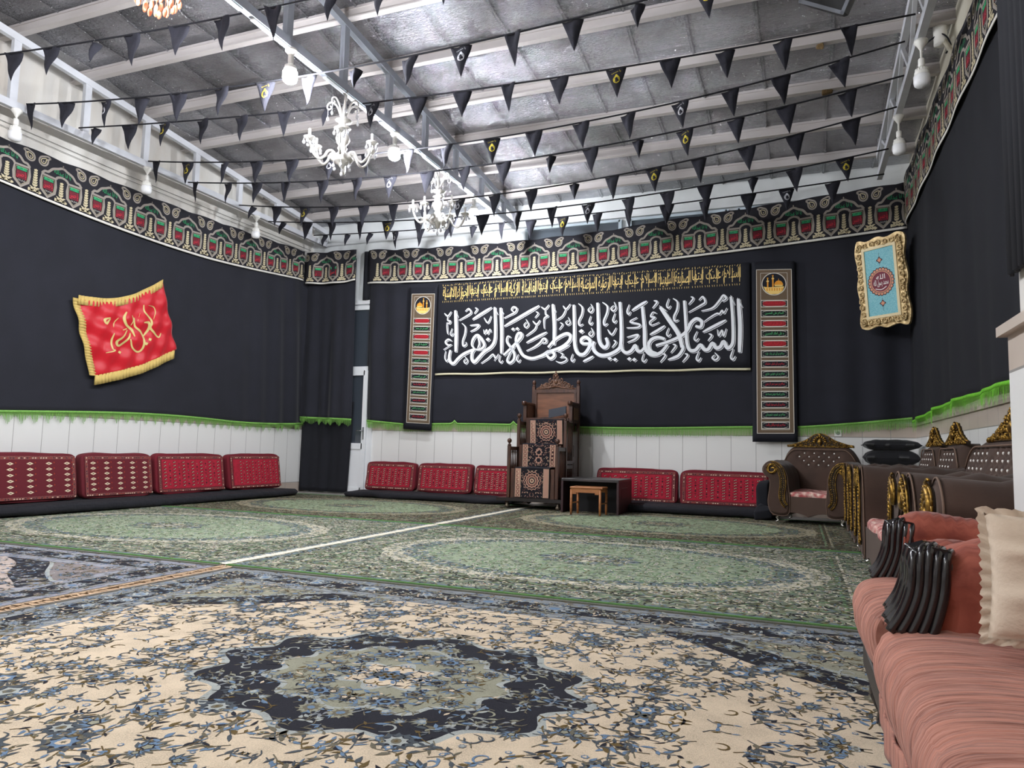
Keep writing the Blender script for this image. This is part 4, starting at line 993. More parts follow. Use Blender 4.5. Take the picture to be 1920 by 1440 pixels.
K_red = mat('kilim_red', (172,28,52), .9, bump=(300,.3,.004), var=(30,(130,18,34),.6)); K_mar = mat('kilim_maroon', (104,18,32), .9, bump=(300,.3,.004)); K_brn = mat('kilim_brown', (98,26,36), .9, bump=(300,.3,.004)); K_w = mat('kilim_white', (226,206,176), .9); K_k = mat('kilim_black', (34,18,26), .9); K_bord = mat('kilim_border', (92,22,36), .9, var=(160,(150,100,90),.8)); K_or = mat('kilim_russet', (150,52,34), .9)
def kilim(label, cx, cy, zc, W, style, ang, seed, H=.52, th=.13):
    """stiff back cushion standing on the mattress; front faces local -y"""
    t = thing('back_cushion', label, 'cushion', (cx, cy, zc), ang, 'kilim back cushions along the walls')
    b = MB(); lean = .16
    soft_box(b, (0, 0, H/2), (W, th, H), wob=.012, seed=seed, n=(36,18), lean=lean, sq=.22)
    b.build('cover', K_mar if style != 'dark' else K_brn, t)
    A = Art(); ins = .035
    x0, x1, y0, y1 = -W/2+ins, W/2-ins, ins, H-ins
    if style == 'big': x0 += .02
    A.rect(x0, y0, x1, y1, 5, 1); A.rect(x0+.035, y0+.03, x1-.035, y1-.035, 3 if style != 'dark' else 2, 2); A.rect(x0+.05, y0+.04, x1-.05, y1-.045, 2 if style == 'dark' else 0, 3)
    rnd = random.Random(seed)
    k = x0+.01
    while k < x1:
        for yy in (y0+.012, y1-.02): A.poly([(k,yy),(k+.012,yy+.006),(k+.02,yy),(k+.01,yy-.008)], rnd.choice((4,6,1)), 2)
        k += .03
    k = y0+.03
    while k < y1-.03:
        for xx in (x0+.012, x1-.024): A.poly([(xx,k),(xx+.006,k+.012),(xx+.012,k),(xx+.004,k-.008)], rnd.choice((4,6,1)), 2)
        k += .028
    if style == 'dark':
        nx, ny, w_ = 5, 6, .030
    elif style == 'tight': nx, ny, w_ = 7, 8, .019
    else: nx, ny, w_ = 7, 8, .023
    X0, X1, Y0, Y1 = x0+.10, x1-.10, y0+.075, y1-.08
    if style == 'tight': X0 += .1
    for i in range(nx):
        for j in range(ny):
            x = X0+(X1-X0)*i/(nx-1); y = Y0+(Y1-Y0)*j/(ny-1)
            if style == 'dark':
                A.poly([(x-w_*1.3,y),(x,y-w_*.55),(x+w_*1.3,y),(x,y+w_*.55)], 4, 4); A.poly([(x-w_*.5,y),(x,y-w_*.28),(x+w_*.5,y),(x,y+w_*.28)], 1, 5); A.circle(x, y, .004, 4, 6, 6)
                A.poly([(x+.05,y+.01),(x+.06,y+.02),(x+.07,y+.01),(x+.06,y)], 6, 4)
            else:
                A.star(x, y, w_*.95, 4, .12, 1, 4, n=16, sx=1.3, sy=.52); A.star(x, y, w_*.8, 4, .12, 3, 5, n=16, sx=1.3, sy=.48)
                A.poly([(x-w_*.6,y-w_*.02),(x-w_*.1,y-w_*.4),(x,y),(x-w_*.2,y)], 1, 6); A.poly([(x-w_*.85,y-w_*.05),(x-w_*.35,y-w_*.36),(x-w_*.02,y-w_*.02),(x-w_*.4,y+w_*.05)], 4, 7); A.poly([(x+w_*.85,y+w_*.05),(x+w_*.35,y+w_*.36),(x+w_*.05,y+w_*.02),(x+w_*.4,y-w_*.05)], 4, 7)
                if i < nx-1 and j < ny-1:
                    xm = x+(X1-X0)/(nx-1)/2; ym = y+(Y1-Y0)/(ny-1)/2; A.star(xm, ym, w_*.55, 4, .3, 3 if (i+j) % 2 else 1, 4, n=8); A.circle(xm, ym, .005, 4, 5, 5) if (i+j) % 3 == 0 else None
    dep = -th/2-.008
    A.build('kilim_pattern', [K_red, K_k, K_brn if style == 'dark' else K_red, K_mar, K_w, K_bord, K_or], lambda x, y, h: (x, lean*y+dep-h, y), t, dh=.0009)
    return t
kz = .115
kilim('dark maroon kilim cushion with large pale diamonds, cut by the left edge', -7.68, 5.37, kz, 1.12, 'dark', math.pi/2, 1, .53)
kilim('dark maroon kilim cushion with small pale diamonds beside the cut-off one', -7.68, 6.48, kz, .99, 'dark', math.pi/2, 2, .53)
kilim('bright red kilim cushion with rows of white flecks, third along the left wall', -7.68, 7.62, kz, 1.2, 'mid', math.pi/2, 3, .53)
kilim('red kilim cushion on the left wall closest to the corner curtain', -7.68, 8.87, kz, 1.14, 'tight', math.pi/2, 4, .53)
kb = .10
kilim('red kilim cushion beside the white door', -6.10, 10.2, kb, .92, 'mid', 0, 5, .46)
kilim('red kilim cushion halfway between the white door and the pulpit', -5.13, 10.2, kb, .95, 'mid', 0, 6, .46)
kilim('red kilim cushion partly hidden behind the left side of the pulpit', -4.22, 10.2, kb, .80, 'mid', 0, 7, .45)
kilim('red kilim cushion partly hidden behind the low dark desk', -2.12, 10.2, kb, 1.16, 'mid', 0, 8, .48)
kilim('red kilim cushion next to the brown corner armchair', -.93, 10.2, kb, 1.16, 'mid', 0, 9, .48)
# black bundle by the armchair
b = MB(); soft_box(b, (-.40, 9.86, .25), (.15, .34, .46), wob=.05, seed=11, n=(16,10)); soft_box(b, (-.40, 9.62, .09), (.2, .3, .15), wob=.06, seed=12, n=(16,8)); b.v = [(v[0], v[1], max(.0135, v[2])) for v in b.v]
tag(b.build('cloth_bundle', M_blk2, None, (-.3,9.8,0)), 'black cloth bundle heaped against the armchair beside the last red cushion', 'cloth bundle')

# ------------------------------------------------------------ wooden pulpit (minbar)
W_d = mat('walnut', (84,52,38), .38, var=(5,(52,32,25),.8), stretch=(6,6,1), bump=(30,.1), coat=.25)
W_m = mat('walnut_panel', (126,82,58), .4, var=(4,(92,58,42),.7), stretch=(1,1,5), coat=.2)
W_k = mat('dark_platform', (30,24,24), .35, coat=.3)
W_c = mat('carved_walnut', (122,86,64), .42, var=(20,(70,44,34),.8), coat=.2)
R0 = mat('runner_black', (22,20,28), .95, bump=(400,.3,.004)); R1 = mat('runner_rose', (176,136,118), .95, bump=(400,.3,.004)); R2 = mat('runner_beige', (196,168,140), .95); R3 = mat('runner_brown', (104,66,58), .95)
t = thing('minbar_pulpit', 'carved wooden stepped pulpit with a patterned black runner at the far wall', 'pulpit', (-3.32, 9.7, 0)); org = (-3.32, 9.7, 0)
PX0, PX1 = -3.69, -2.96; PC = (PX0+PX1)/2; GZ = .0150
b = MB(); b.box((PC-.03, 9.68, .135), (.92, 1.06, .045)); b.build('platform', W_k, t, org)
for x, y in ((PX0,9.24),(PX1,9.22),(PX0,10.1),(PX1,10.1)):
    b = MB(); b.lathe([(.012,GZ),(.028,GZ+.01),(.035,.05),(.02,.07),(.03,.112)], 12, (x, y, 0)); b.build('foot', mat('tarnished_metal', (120,110,96), .4, metal=.7), t, org)
steps = [(9.22,.158,.55),(9.50,.55,.875),(9.78,.875,1.225)]
b = MB()
for i, (y, z0, z1) in enumerate(steps):
    y1 = steps[i+1][0] if i < 2 else 10.16
    b.box((PC, (y+10.16)/2, (z0+z1)/2), (.62, 10.16-y, z1-z0))
b.build('steps', W_d, t, org)
def ball_post(x, y, z0, z1, nm='newel_post'):
    b = MB(); b.box((x, y, (z0+z1)/2), (.045, .045, z1-z0), bev=.004); b.lathe([(.022,z1),(.026,z1+.012),(.014,z1+.022),(.012,z1+.032),(.024,z1+.042),(.032,z1+.062),(.027,z1+.085),(.008,z1+.1)], 14, (x, y, 0))
    b.build(nm, W_d, t, org)
for sx in (PX0+.02, PX1-.02):
    ball_post(sx, 9.23, .158, .86); ball_post(sx, 9.58, .158, 1.22); 
    for (ya, yb, zb, zt) in ((9.25, 9.56, .30, .82), (9.6, 9.9, .64, 1.18), (9.6, 9.9, .20, .58)):
        b = MB(); b.box((sx, (ya+yb)/2, zt), (.03, yb-ya, .05)); b.box((sx, (ya+yb)/2, zb), (.03, yb-ya, .05))
        for k in range(5):
            yy = ya+.03+(yb-ya-.06)*k/4
            b.lathe([(.008,zb),(.012,zb+.05),(.007,zb+.1),(.013,(zb+zt)/2),(.007,zt-.1),(.012,zt-.05),(.008,zt)], 8, (sx, yy, 0))
        b.build('railing', W_d, t, org)
    b = MB(); b.box((sx, 9.40, .23), (.025, .33, .12)); b.box((sx, 10.02, .62), (.028, .28, .92))
    for k in (.32, .55, .8): b.box((sx+(.016 if sx > PC else -.016), 10.02, k), (.006, .2, .16), bev=.002)
    b.build('side_panel', W_d, t, org)
    # arm rest box with a scrolled hand end
    b = MB(); b.box((sx, 9.98, 1.33), (.05, .32, .26)); b.box((sx, 9.82, 1.36), (.05, .04, .27)); b.box((sx, 9.97, 1.475), (.075, .42, .04), bev=.008)
    b.lathe([(.001,-.03),(.03,-.03),(.034,0),(.03,.03),(.001,.03)], 12, (sx, 9.765, 1.475)); b.build('armrest', W_d, t, org)
    b = MB(); b.box((sx, 10.18, .98), (.05, .05, 1.55), bev=.004); b.lathe([(.025,1.755),(.028,1.765),(.014,1.775),(.026,1.79),(.03,1.81),(.02,1.835),(.004,1.85)], 14, (sx, 10.18, 0)); b.build('back_post', W_d, t, org)
b = MB(); b.box((PC, 9.98, 1.245), (.64, .4, .04)); b.build('seat', W_d, t, org)
b = MB(); b.box((PC, 10.185, 1.46), (.63, .03, .42)); b.build('backrest_panel', W_m, t, org)
b = MB(); b.box((PC, 10.17, 1.68), (.66, .045, .05)); b.box((PC, 10.165, 1.255), (.66, .04, .03))
for s_ in (-1, 1): b.box((PC+s_*.305, 10.167, 1.46), (.03, .04, .42))
b.build('backrest_frame', W_d, t, org)
def carve(b, P, prof, mi_base, mi, rnd, dens=1.0, rr=.012, thick=.02):
    """openwork carving filling the area under prof(x) (0..1 of width): P(x,y,d)->xyz"""
    n = 40; top = [(x/n, prof(x/n)) for x in range(n+1)]
    b.prism([(0,0)]+[(x, y*.93) for x, y in top]+[(1,0)], P, 0, thick*.5, mi_base)
    return top
def scrolls(b, pts, P, r0, mi=0, rr=.010, turns=1.2):
    for (cx, cy, r, a0, sg) in pts:
        n = 10
        b.tube([P(cx+r*(1-.85*k/n)*math.cos(a0+sg*turns*6.283*k/n), cy+r*(1-.85*k/n)*math.sin(a0+sg*turns*6.283*k/n), r0+rr*.6*k/n) for k in range(n+1)], [rr*(1-.06*k) for k in range(n+1)], 6, mi)
b = MB(); P_ = lambda x, y, d: (PC-.31+.62*x, 10.18-d, 1.70+y)
rnd = random.Random(2); prof = lambda x: .03+.19*math.exp(-((x-.5)/.16)**2)+.075*math.exp(-((abs(x-.5)-.27)/.10)**2)
carve(b, P_, prof, 0, 0, rnd)
Q_ = lambda x, y, d: (PC+x, 10.18-d, 1.70+y)
for s_ in (-1, 1):
    scrolls(b, [(s_*.26,.03,.028,1,s_),(s_*.20,.055,.034,2,-s_),(s_*.135,.085,.038,0,s_),(s_*.075,.13,.04,1.5,-s_),(s_*.05,.06,.036,0,s_),(s_*.03,.19,.03,2,s_),(s_*.16,.03,.03,4,s_),(s_*.105,.04,.03,3,-s_)], Q_, .018, 0, .011)
    b.tube([Q_(s_*.30,.01,.02),Q_(s_*.2,.02,.024),Q_(s_*.1,.035,.024),Q_(0,.05,.024)], [.008,.010,.010,.012], 6)
for (x, y, r) in ((0,.235,.022),(0,.20,.02),(0,.12,.028),(-.022,.222,.013),(.022,.222,.013),(0,.262,.014)): b.blob(Q_(x, y, .02), (r,.014,r*1.15), 8, 5)
b.build('carved_crest', W_c, t, org)
# runner over the steps
prf = [(9.205,.165),(9.205,.562),(9.485,.565),(9.485,.888),(9.765,.89),(9.765,1.238),(9.93,1.27)]
cum = [0]
for i in range(1, len(prf)): cum.append(cum[-1]+math.hypot(prf[i][0]-prf[i-1][0], prf[i][1]-prf[i-1][1]))
def RF(x, s, h):
    s = max(0, min(cum[-1]-1e-6, s)); i = 0
    while cum[i+1] < s: i += 1
    k = (s-cum[i])/(cum[i+1]-cum[i]); y = prf[i][0]+(prf[i+1][0]-prf[i][0])*k; z = prf[i][1]+(prf[i+1][1]-prf[i][1])*k
    up = abs(prf[i+1][0]-prf[i][0]) < .01
    if up and k > .985: h += .004
    wv = .004*math.sin(x*20+s*5)
    return (PC+x+.006*math.sin(s*6), y-(h+wv if up else 0), z+(0 if up else h+wv))
b = MB(); b.grid(lambda u, v: RF(-.25+.5*u, cum[-1]*v, .008), 16, 150, 0, back=lambda u, v: RF(-.25+.5*u, cum[-1]*v, .001), smooth=False); rn = b.build('stair_runner', R0, t, org)
A = Art(); rnd = random.Random(12); Ls = cum[-1]
for sg in (-1, 1):
    x0, x1 = sorted((sg*.235, sg*.165)); k = 0
    seg = [(cum[i], cum[i+1]) for i in (0,2,4)]
    for (sa, sb) in seg:
        A.rect(x0, sa+.005, x1, sb-.008, 1, 1); yy = sa+.03
        while yy < sb-.02:
            A.star((x0+x1)/2, yy, .022, 5, .25, 3, 2, rnd.uniform(0,6), 15); A.star((x0+x1)/2, yy, .012, 5, .2, 2, 3, 0, 10); yy += .052
        A.rect(x0-.004, sa+.005, x0, sb-.008, 2, 2); A.rect(x1, sa+.005, x1+.004, sb-.008, 2, 2)
for i in (0, 2, 4):
    sa, sb = cum[i], cum[i+1]; h_ = sb-sa; cy = (sa+sb)/2; full = .15
    if i != 2:
        for r, c, l, n_ in ((.125,1,1,16),(.112,0,2,16),(.095,1,3,12),(.078,3,4,12),(.06,1,5,10),(.045,0,6,10),(.03,2,7,8),(.015,3,8,8)):
            cc = cy+(.03 if i == 0 else 0); A.star(0, cc, min(r, h_/2-.02) if i else r, n_, .08, c, l, 0, n_*3)
    else:
        for q in (-.06, .05): A.star(0, cy+q, .05, 8, .2, 1, 2, 0, 24); A.star(0, cy+q, .03, 6, .2, 0, 3, 0, 18)
    for k in range(70):
        x = rnd.uniform(0, .155); y = rnd.uniform(sa+.015, sb-.015)
        if i != 2 and math.hypot(x, y-cy) < .12: continue
        a_ = rnd.uniform(0, 6.28); L = rnd.uniform(.015,.035); c = rnd.choice((1,2,1,3)); w_ = rnd.uniform(.006,.014)
        A.leaf(x, y, a_, L, w_, c, 2); A.leaf(-x, y, math.pi-a_, L, w_, c, 2, -.25)
A.build('runner_pattern', [R0,R1,R2,R3], lambda x, s, h: RF(x, s, h+.0095), rn, (0,0,0), dh=.0006).location = (-org[0]*0, 0, 0)
rp = rn.children[0]
for v in rp.data.vertices: v.co -= Vector(org)
b = MB(); b.box((PC+.12, 9.90, 1.33), (.26, .03, .12), rz=.0); b.v = [(v[0], v[1]+.0, v[2]+(.05 if v[0] > PC+.1 else 0)) for v in b.v]
o = tag(b.build('notice_board', mat('slate_notice', (58,62,72), .6), None, (PC+.13,9.93,1.28)), 'slanted slate-grey notice board lying on the pulpit seat', 'notice board')
A = Art(); A.text('یا علی', -.1, .02, .1, .07, 0, 1); q_ = A.build('writing', [mat('notice_ink', (20,20,26), .7)], lambda x, y, h: (x, -.0185-h, y+.02+.16*(x+.15)*.0), o, dh=.001)
q_.location = (0,0,.0)
b = MB(); b.box((PX1-.02+.032, 9.98, 1.33), (.01, .20, .17)); o = b.build('carved_plaque', mat('carved_plaque_wood', (112,84,58), .5, bump=(60,.8,.01)), t, org); o['label'] = 'lighter carved plaque'

# ------------------------------------------------------------ low desk and stool
D_t = mat('worn_black_top', (62,58,58), .35, var=(3,(38,34,36),.8), stretch=(1,3,1)); D_s = mat('dark_maroon_side', (52,28,32), .45)
D_k = mat('black_gap', (16,14,16), .7)
t = thing('low_desk', 'low black desk with a maroon side standing right of the pulpit', 'desk', (-2.42, 9.62, 0)); org = (-2.42, 9.62, 0)
x0, x1, y0, y1 = -2.86, -2.10, 9.04, 9.80
b = MB(); b.box(((x0+x1)/2, (y0+y1)/2, .432), (x1-x0, y1-y0, .035), bev=.004); b.build('desktop', D_t, t, org)
b = MB(); b.box((x1-.014, (y0+y1)/2, .2155), (.028, y1-y0, .40)); b.box((x1-.001, (y0+y1)/2-.06, .27), (.006, .34, .14), bev=.002); b.build('side_panel', D_s, t, org)
b = MB(); b.box((x0+.014, (y0+y1)/2, .2155), (.028, y1-y0, .40)); b.build('side_panel', D_s, t, org)
b = MB(); b.box(((x0+x1)/2, y0+.3, .2155), (x1-x0-.06, .02, .40)); b.build('back_panel', D_k, t, org)
S_w = mat('honey_wood', (168,108,62), .4, var=(6,(136,82,44),.7), stretch=(1,1,6), coat=.2)
t = thing('stool', 'small honey-coloured wooden stool in front of the low desk', 'stool', (-2.48, 8.8, 0)); org = (-2.48, 8.8, 0)
for x, y in ((-2.64,8.77),(-2.27,8.77),(-2.62,9.0),(-2.25,9.0)):
    b = MB(); b.tube([(x, y, GZ),(x, y, .12),(x, y, .33)], [.014,.017,.016], 8); b.build('leg', S_w, t, org)
b = MB(); b.box((-2.455, 8.77, .315), (.36, .022, .05)); b.box((-2.60, 8.77, .285), (.05, .02, .03)); b.box((-2.31, 8.77, .285), (.05, .02, .03)); b.box((-2.435, 9.0, .315), (.36, .022, .05)); b.build('rail', S_w, t, org)
b = MB(); b.box((-2.445, 8.885, .35), (.42, .27, .025), bev=.006); b.build('seat', S_w, t, org)
for x in (-2.63, -2.26): b = MB(); b.tube([(x, 8.77, .16),(x+.02, 9.0, .16)], .009, 6); b.build('stretcher', S_w, t, org)

# ------------------------------------------------------------ brown gilded seating
V_b = mat('brown_velvet', (68,49,39), .85, sheen=.12, var=(5,(52,37,30),.6), bump=(120,.15,.004)); V_b2 = mat('brown_velvet_skirt', (78,60,50), .85, sheen=.1, var=(4,(66,50,42),.5))
G_o = mat('old_gold_carving', (176,138,62), .36, metal=.8, var=(38,(70,46,18),.95), bump=(80,.5,.006)); G_d = mat('dark_gilt_ground', (40,27,15), .6, metal=.3); V_p = mat('taupe_piping', (112,90,76), .8)  # G_d: dark ground plate behind the gold leaf carving
F_s = mat('floral_throw', (200,112,108), .85, var=(22,(232,212,196),1.0), var2=(17,(140,52,58),.8), bump=(10,.5,.03), stretch=(1,1.5,1)); X_b = mat('crystal_button', (240,236,230), .15, metal=.3); S_m = mat('silver_foot', (190,188,180), .25, metal=.9)
def gilt_seat(name, label, cat, W, loc, rz, group, seats=1):
    t = thing(name, label, cat, loc, rz, group); h = W/2; e = h-.5; D = .84
    rnd = random.Random(int(W*100))
    # skirt with a scalloped lower edge
    n = 36; out = []
    for i in range(n+1):
        x = -h+.10+(W-.20)*i/n; k = abs(x)
        z = .10+.045*abs(math.sin(x*math.pi/(.36 if W < 1.5 else .4)))**.7 if k < h-.22 else .10
        out.append((x, z))
    out += [(h-.09,.2),(h-.10,.33),(-h+.10,.33),(-h+.09,.2)]
    b = MB(); b.prism(out, lambda x, z, d: (x, d, z), .02, D-.12, 0, smooth=False); b.build('skirt', V_b2, t)
    for s_ in range(seats):
        sw = (W-.44)/seats; cx = -h+.22+sw*(s_+.5)
        b = MB(); soft_box(b, (cx, .33, .345), (sw-.005, .60, .12), wob=.02, seed=s_+W, n=(20,8), top_sag=.01); b.build('seat_cushion', F_s, t)
    # arms
    for sg in (-1, 1):
        o_ = [(.20,.30),(.215,.45),(.225,.56),(.265,.66),(.33,.722),(.40,.742),(.46,.722),(.505,.67),(.51,.62),(.485,.575),(.44,.545),(.425,.48),(.435,.38),(.45,.28),(.44,.19),(.40,.12),(.30,.10),(.22,.12),(.20,.2)]
        o_ = [(x+e, z) for x, z in o_]
        o_ = o_ if sg > 0 else [(x, z) for x, z in reversed(o_)]
        b = MB()
        P = lambda x, z, d, sg=sg: (sg*x, d, z+.012*math.sin(d*30)*(1 if z > .5 else 0)*(0 if d < .06 else 1))
        ol = crom(o_+[o_[0]], 3)[:-1]
        rings = []
        cx_ = sum(p[0] for p in ol)/len(ol); cz_ = sum(p[1] for p in ol)/len(ol)
        m_ = len(ol)
        for d, k in [(0,.90),(.012,.97),(.03,1)]+[(.05+.07*q, 1+.006*math.sin(q*2.1)) for q in range(11)]+[(D-.03,.98),(D-.01,.9)]:
            rings.append([P(cx_+(p[0]-cx_)*k, cz_+(p[1]-cz_)*k, d) for p in ol])
        vs = [v for r in rings for v in r]; fs = []
        for r in range(len(rings)-1):
            for i in range(m_): j = (i+1) % m_; fs.append((r*m_+i, r*m_+j, (r+1)*m_+j, (r+1)*m_+i))
        b.add(vs, fs, 0); b.add(rings[0], [tuple(range(m_))], 0, False); b.add(rings[-1], [tuple(range(m_))], 0, False)
        arm = b.build('armrest', V_b, t)
        # carved gilt panel on the arm front
        b = MB(); cl = crom([(.405,.655),(.375,.66),(.36,.635),(.385,.605),(.43,.615),(.435,.665),(.40,.70),(.345,.69),(.30,.64),(.275,.56),(.270,.46),(.285,.36),(.275,.27),(.235,.215)], 4)
        cl = [(x+e, z) for x, z in cl]; mn = 24
        core = cl[mn:]; L_, R_ = [], []
        for i, p in enumerate(core):
            a_ = core[max(i-1,0)]; c_ = core[min(i+1,len(core)-1)]; dx, dz = c_[0]-a_[0], c_[1]-a_[1]; q = math.hypot(dx, dz) or 1; wd = .034*(1-.35*(i/len(core))**4)
            L_.append((p[0]-dz/q*wd, p[1]+dx/q*wd)); R_.append((p[0]+dz/q*wd, p[1]-dx/q*wd))
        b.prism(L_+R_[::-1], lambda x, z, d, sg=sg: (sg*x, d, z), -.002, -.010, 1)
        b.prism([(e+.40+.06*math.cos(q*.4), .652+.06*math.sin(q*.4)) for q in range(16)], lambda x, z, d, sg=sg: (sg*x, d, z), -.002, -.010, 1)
        b.tube([(sg*x, -.012, z) for x, z in L_], .005, 6, 0); b.tube([(sg*x, -.012, z) for x, z in R_], .005, 6, 0)
        b.tube([(sg*x, -.016, z) for x, z in cl[:mn+2]], [.006+.006*min(1, i/10) for i in range(mn+2)], 7, 0)
        b.tube([(sg*(e+.40+.058*math.cos(q*.35)), -.012, .652+.058*math.sin(q*.35)) for q in range(19)], .005, 6, 0)
        for i in range(1, len(core)-1):
            p = core[i]; a_ = core[i-1]; ang = math.atan2(p[1]-a_[1], p[0]-a_[0])
            for q in (-1, 1):
                M = Matrix.Rotation(-(ang+q*.7)*sg if sg > 0 else (ang+q*.7), 3, 'Y')
                b.blob((sg*(p[0]-math.sin(ang)*q*.014), -.016, p[1]+math.cos(ang)*q*.014), (.013,.009,.005), 6, 4, 0, M)
        b.build('gilt_carving', [G_o, G_d], t)
        b = MB(); b.tube([(sg*x, .012, z) for x, z in ol], .004, 5, 0, closed=True); b.build('piping', V_p, arm)
    # tufted back
    bh = h-.05
    def top(u):
        k = abs(u); return .925-.0*k if k < .62 else .925-.20*((k-.62)/.38)**2.2
    rows = [(.845, 4), (.80, 5), (.75, 4), (.70, 3)]
    but = []
    nb = seats*2-1 if seats > 1 else 1
    for gi in range(seats):
        gx = (gi-(seats-1)/2)*((W-.5)/seats)
        for z_, nn in rows:
            for q in range(nn): but.append((gx+(q-(nn-1)/2)*.115, z_))
    def BK(u, v, back=False):
        uu = u*2-1; x = uu*bh; z = .32+(top(uu)-.32)*v
        lean = .58+.10*v
        if back: return (x, D-.02+.0*v, z)
        y = lean-.045*math.sin(math.pi*min(1, v*1.05))*(1-uu**4)
        for bx_, bz__ in but:
            d2 = (x-bx_)**2+(z-bz__)**2
            if d2 < .02: y += .022*math.exp(-d2/.0009)
        y += .05*max(0, abs(uu)-.9)/.1*1.0+.05*max(0, v-.93)/.07
        return (x, y, z)
    b = MB(); b.grid(lambda u, v: BK(u, v), 72 if seats == 1 else 130, 44, 0, back=lambda u, v: BK(u, v, True)); bk = b.build('backrest', V_b, t)
    b = MB(); b.tube([(q*bh*.97, .655+.0*q, top(q)-.035) for q in [-.95+1.9*i/40 for i in range(41)]], .0055, 5); b.build('piping', V_p, bk)
    b0 = None
    for bx_, bz__ in but:
        v_ = (bz__-.32)/(top(bx_/bh)-.32); y = .58+.10*v_-.045*math.sin(math.pi*min(1, v_*1.05))+.012
        if b0 is None:
            b = MB(); b.blob((0,0,0), (.010,.007,.010), 8, 5); b0 = b.build('crystal_button', X_b, bk); b0.location = (bx_, y, bz__)
        else:
            c = b0.copy(); COL.objects.link(c); c.location = (bx_, y, bz__)
    # gilt crest
    cw = .39 if W < 1.5 else .62; chh = .17 if W < 1.5 else .19
    prof = lambda x: .022+chh*(math.exp(-(abs(x-.5)/.19)**2.6)*.88+.22*math.exp(-((abs(x-.5)-.27)/.13)**2))
    b = MB(); P = lambda x, y, d: (-cw+2*cw*x, .74-d, .918+y); n = 40
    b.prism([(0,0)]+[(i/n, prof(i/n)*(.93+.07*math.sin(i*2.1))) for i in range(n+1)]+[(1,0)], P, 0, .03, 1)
    b.tube([P(i/n, .008, .03) for i in range(n+1)], .006, 6, 0)
    for i in range(2*n):
        x_ = i/(2*n); b.blob(P(x_, prof(x_)*.97, .02), (.009,.010,.010), 6, 4, 0)
    rc = random.Random(9); pts = []
    for i in range(int(90*cw/.39)):
        x = rc.uniform(.02,.5); y = rc.uniform(.01, max(.015, prof(x)-.01)); pts.append((x, y))
    for x, y in pts:
        a_ = rc.uniform(0, 3.14); r1 = rc.uniform(.010,.019)
        for s_ in (0, 1):
            M = Matrix.Rotation(a_ if s_ else -a_, 3, 'Y'); q = P(x if s_ == 0 else 1-x, y, .035); b.blob(q, (r1,.010,.0045), 6, 4, 0, M)
    for k in range(9):
        q = math.pi*k/8; b.blob(P(.5+.085*math.cos(q)*(.39/cw), chh*.42+.062*math.sin(q), .045), (.012,.012,.02), 7, 5, 0, Matrix.Rotation(math.pi/2-q, 3, 'Y'))
    b.blob(P(.5, chh*.40, .045), (.03,.016,.034), 10, 6); b.blob(P(.5, chh*.92, .03), (.02,.014,.024), 8, 5)
    b.build('gilt_crest', [G_o, G_d], t)
    for sx in (-1, 1):
        for y in (.08, D-.14):
            b = MB(); x = sx*(h-.16); b.tube([(x, y, .12),(x+sx*.02, y-.015, .075),(x+sx*.005, y-.005, .04),(x+sx*.03, y-.03, .0265)], [.022,.02,.012,.011], 8); b.build('foot', S_m, t)
    return t
gp = 'brown gilded armchairs'
gilt_seat('gilded_armchair', 'brown velvet armchair with gold crest facing the hall in the far right corner', 'armchair', 1.0, (.10, 9.12, 0), math.radians(-13), gp)
NZ = -math.pi/2
gilt_seat('gilded_armchair', 'brown gilded armchair on the right side, the one closest to the corner pillows', 'armchair', .92, (.43, 7.45, 0), NZ, gp)
gilt_seat('gilded_armchair', 'brown gilded armchair beside the far arm of the brown sofa', 'armchair', .92, (.42, 6.45, 0), NZ, gp)
gilt_seat('gilded_sofa', 'long brown gilded sofa with pink floral seat along the right wall', 'sofa', 2.3, (.41, 4.75, 0), NZ, None, 3)
gilt_seat('gilded_armchair', 'brown gilded armchair between the brown sofa and the tiled pier', 'armchair', .84, (.41, 3.05, 0), NZ, gp)
# black pillows stacked in the corner on a small stand
M_pil = mat('black_pillow', (22,22,26), .9, sheen=.1)
def pillow(b, c, d, seed, n=26, corner=.18):
    hx, hy, hz = d[0]/2, d[1]/2, d[2]/2
    def S(u, v, sg):
        x = u*2-1; y = v*2-1; e = (1-abs(x)**3.6)*(1-abs(y)**3.6); k = 1-.10*(1-abs(x)**2)*abs(y)**3*1.0
        kx = 1-.07*(1-y*y); ky = 1-.07*(1-x*x)
        return (c[0]+x*hx*kx, c[1]+y*hy*ky, c[2]+sg*hz*max(0,e)**.42+.01*pnoise(Vector((x*2.5+seed, y*2.5, sg))))
    b.grid(lambda u, v: S(u, v, 1), n, n, 0, back=lambda u, v: S(u, v, -1))
b = MB(); pillow(b, (1.06, 9.97, .81), (.60,.50,.20), 1); tag(b.build('pillow', M_pil, None, (1.05,9.95,.8)), 'lower black pillow of the two stacked in the right corner', 'pillow', 'black pillows in the corner')
b = MB(); pillow(b, (1.06, 9.97, .965), (.62,.5,.13), 4); tag(b.build('pillow', M_pil, None, (1.04,9.93,.93)), 'upper black pillow of the two stacked in the right corner', 'pillow', 'black pillows in the corner')
b = MB(); b.box((1.07, 10.05, .69), (.52,.44,.03))
for x in (.84,1.30):
    for y in (9.86,10.24): b.box((x, y, .345), (.04,.04,.66))
tag(b.build('side_table', W_d, None, (1.05,9.97,0)), 'dark wooden table under the stacked black pillows', 'table')

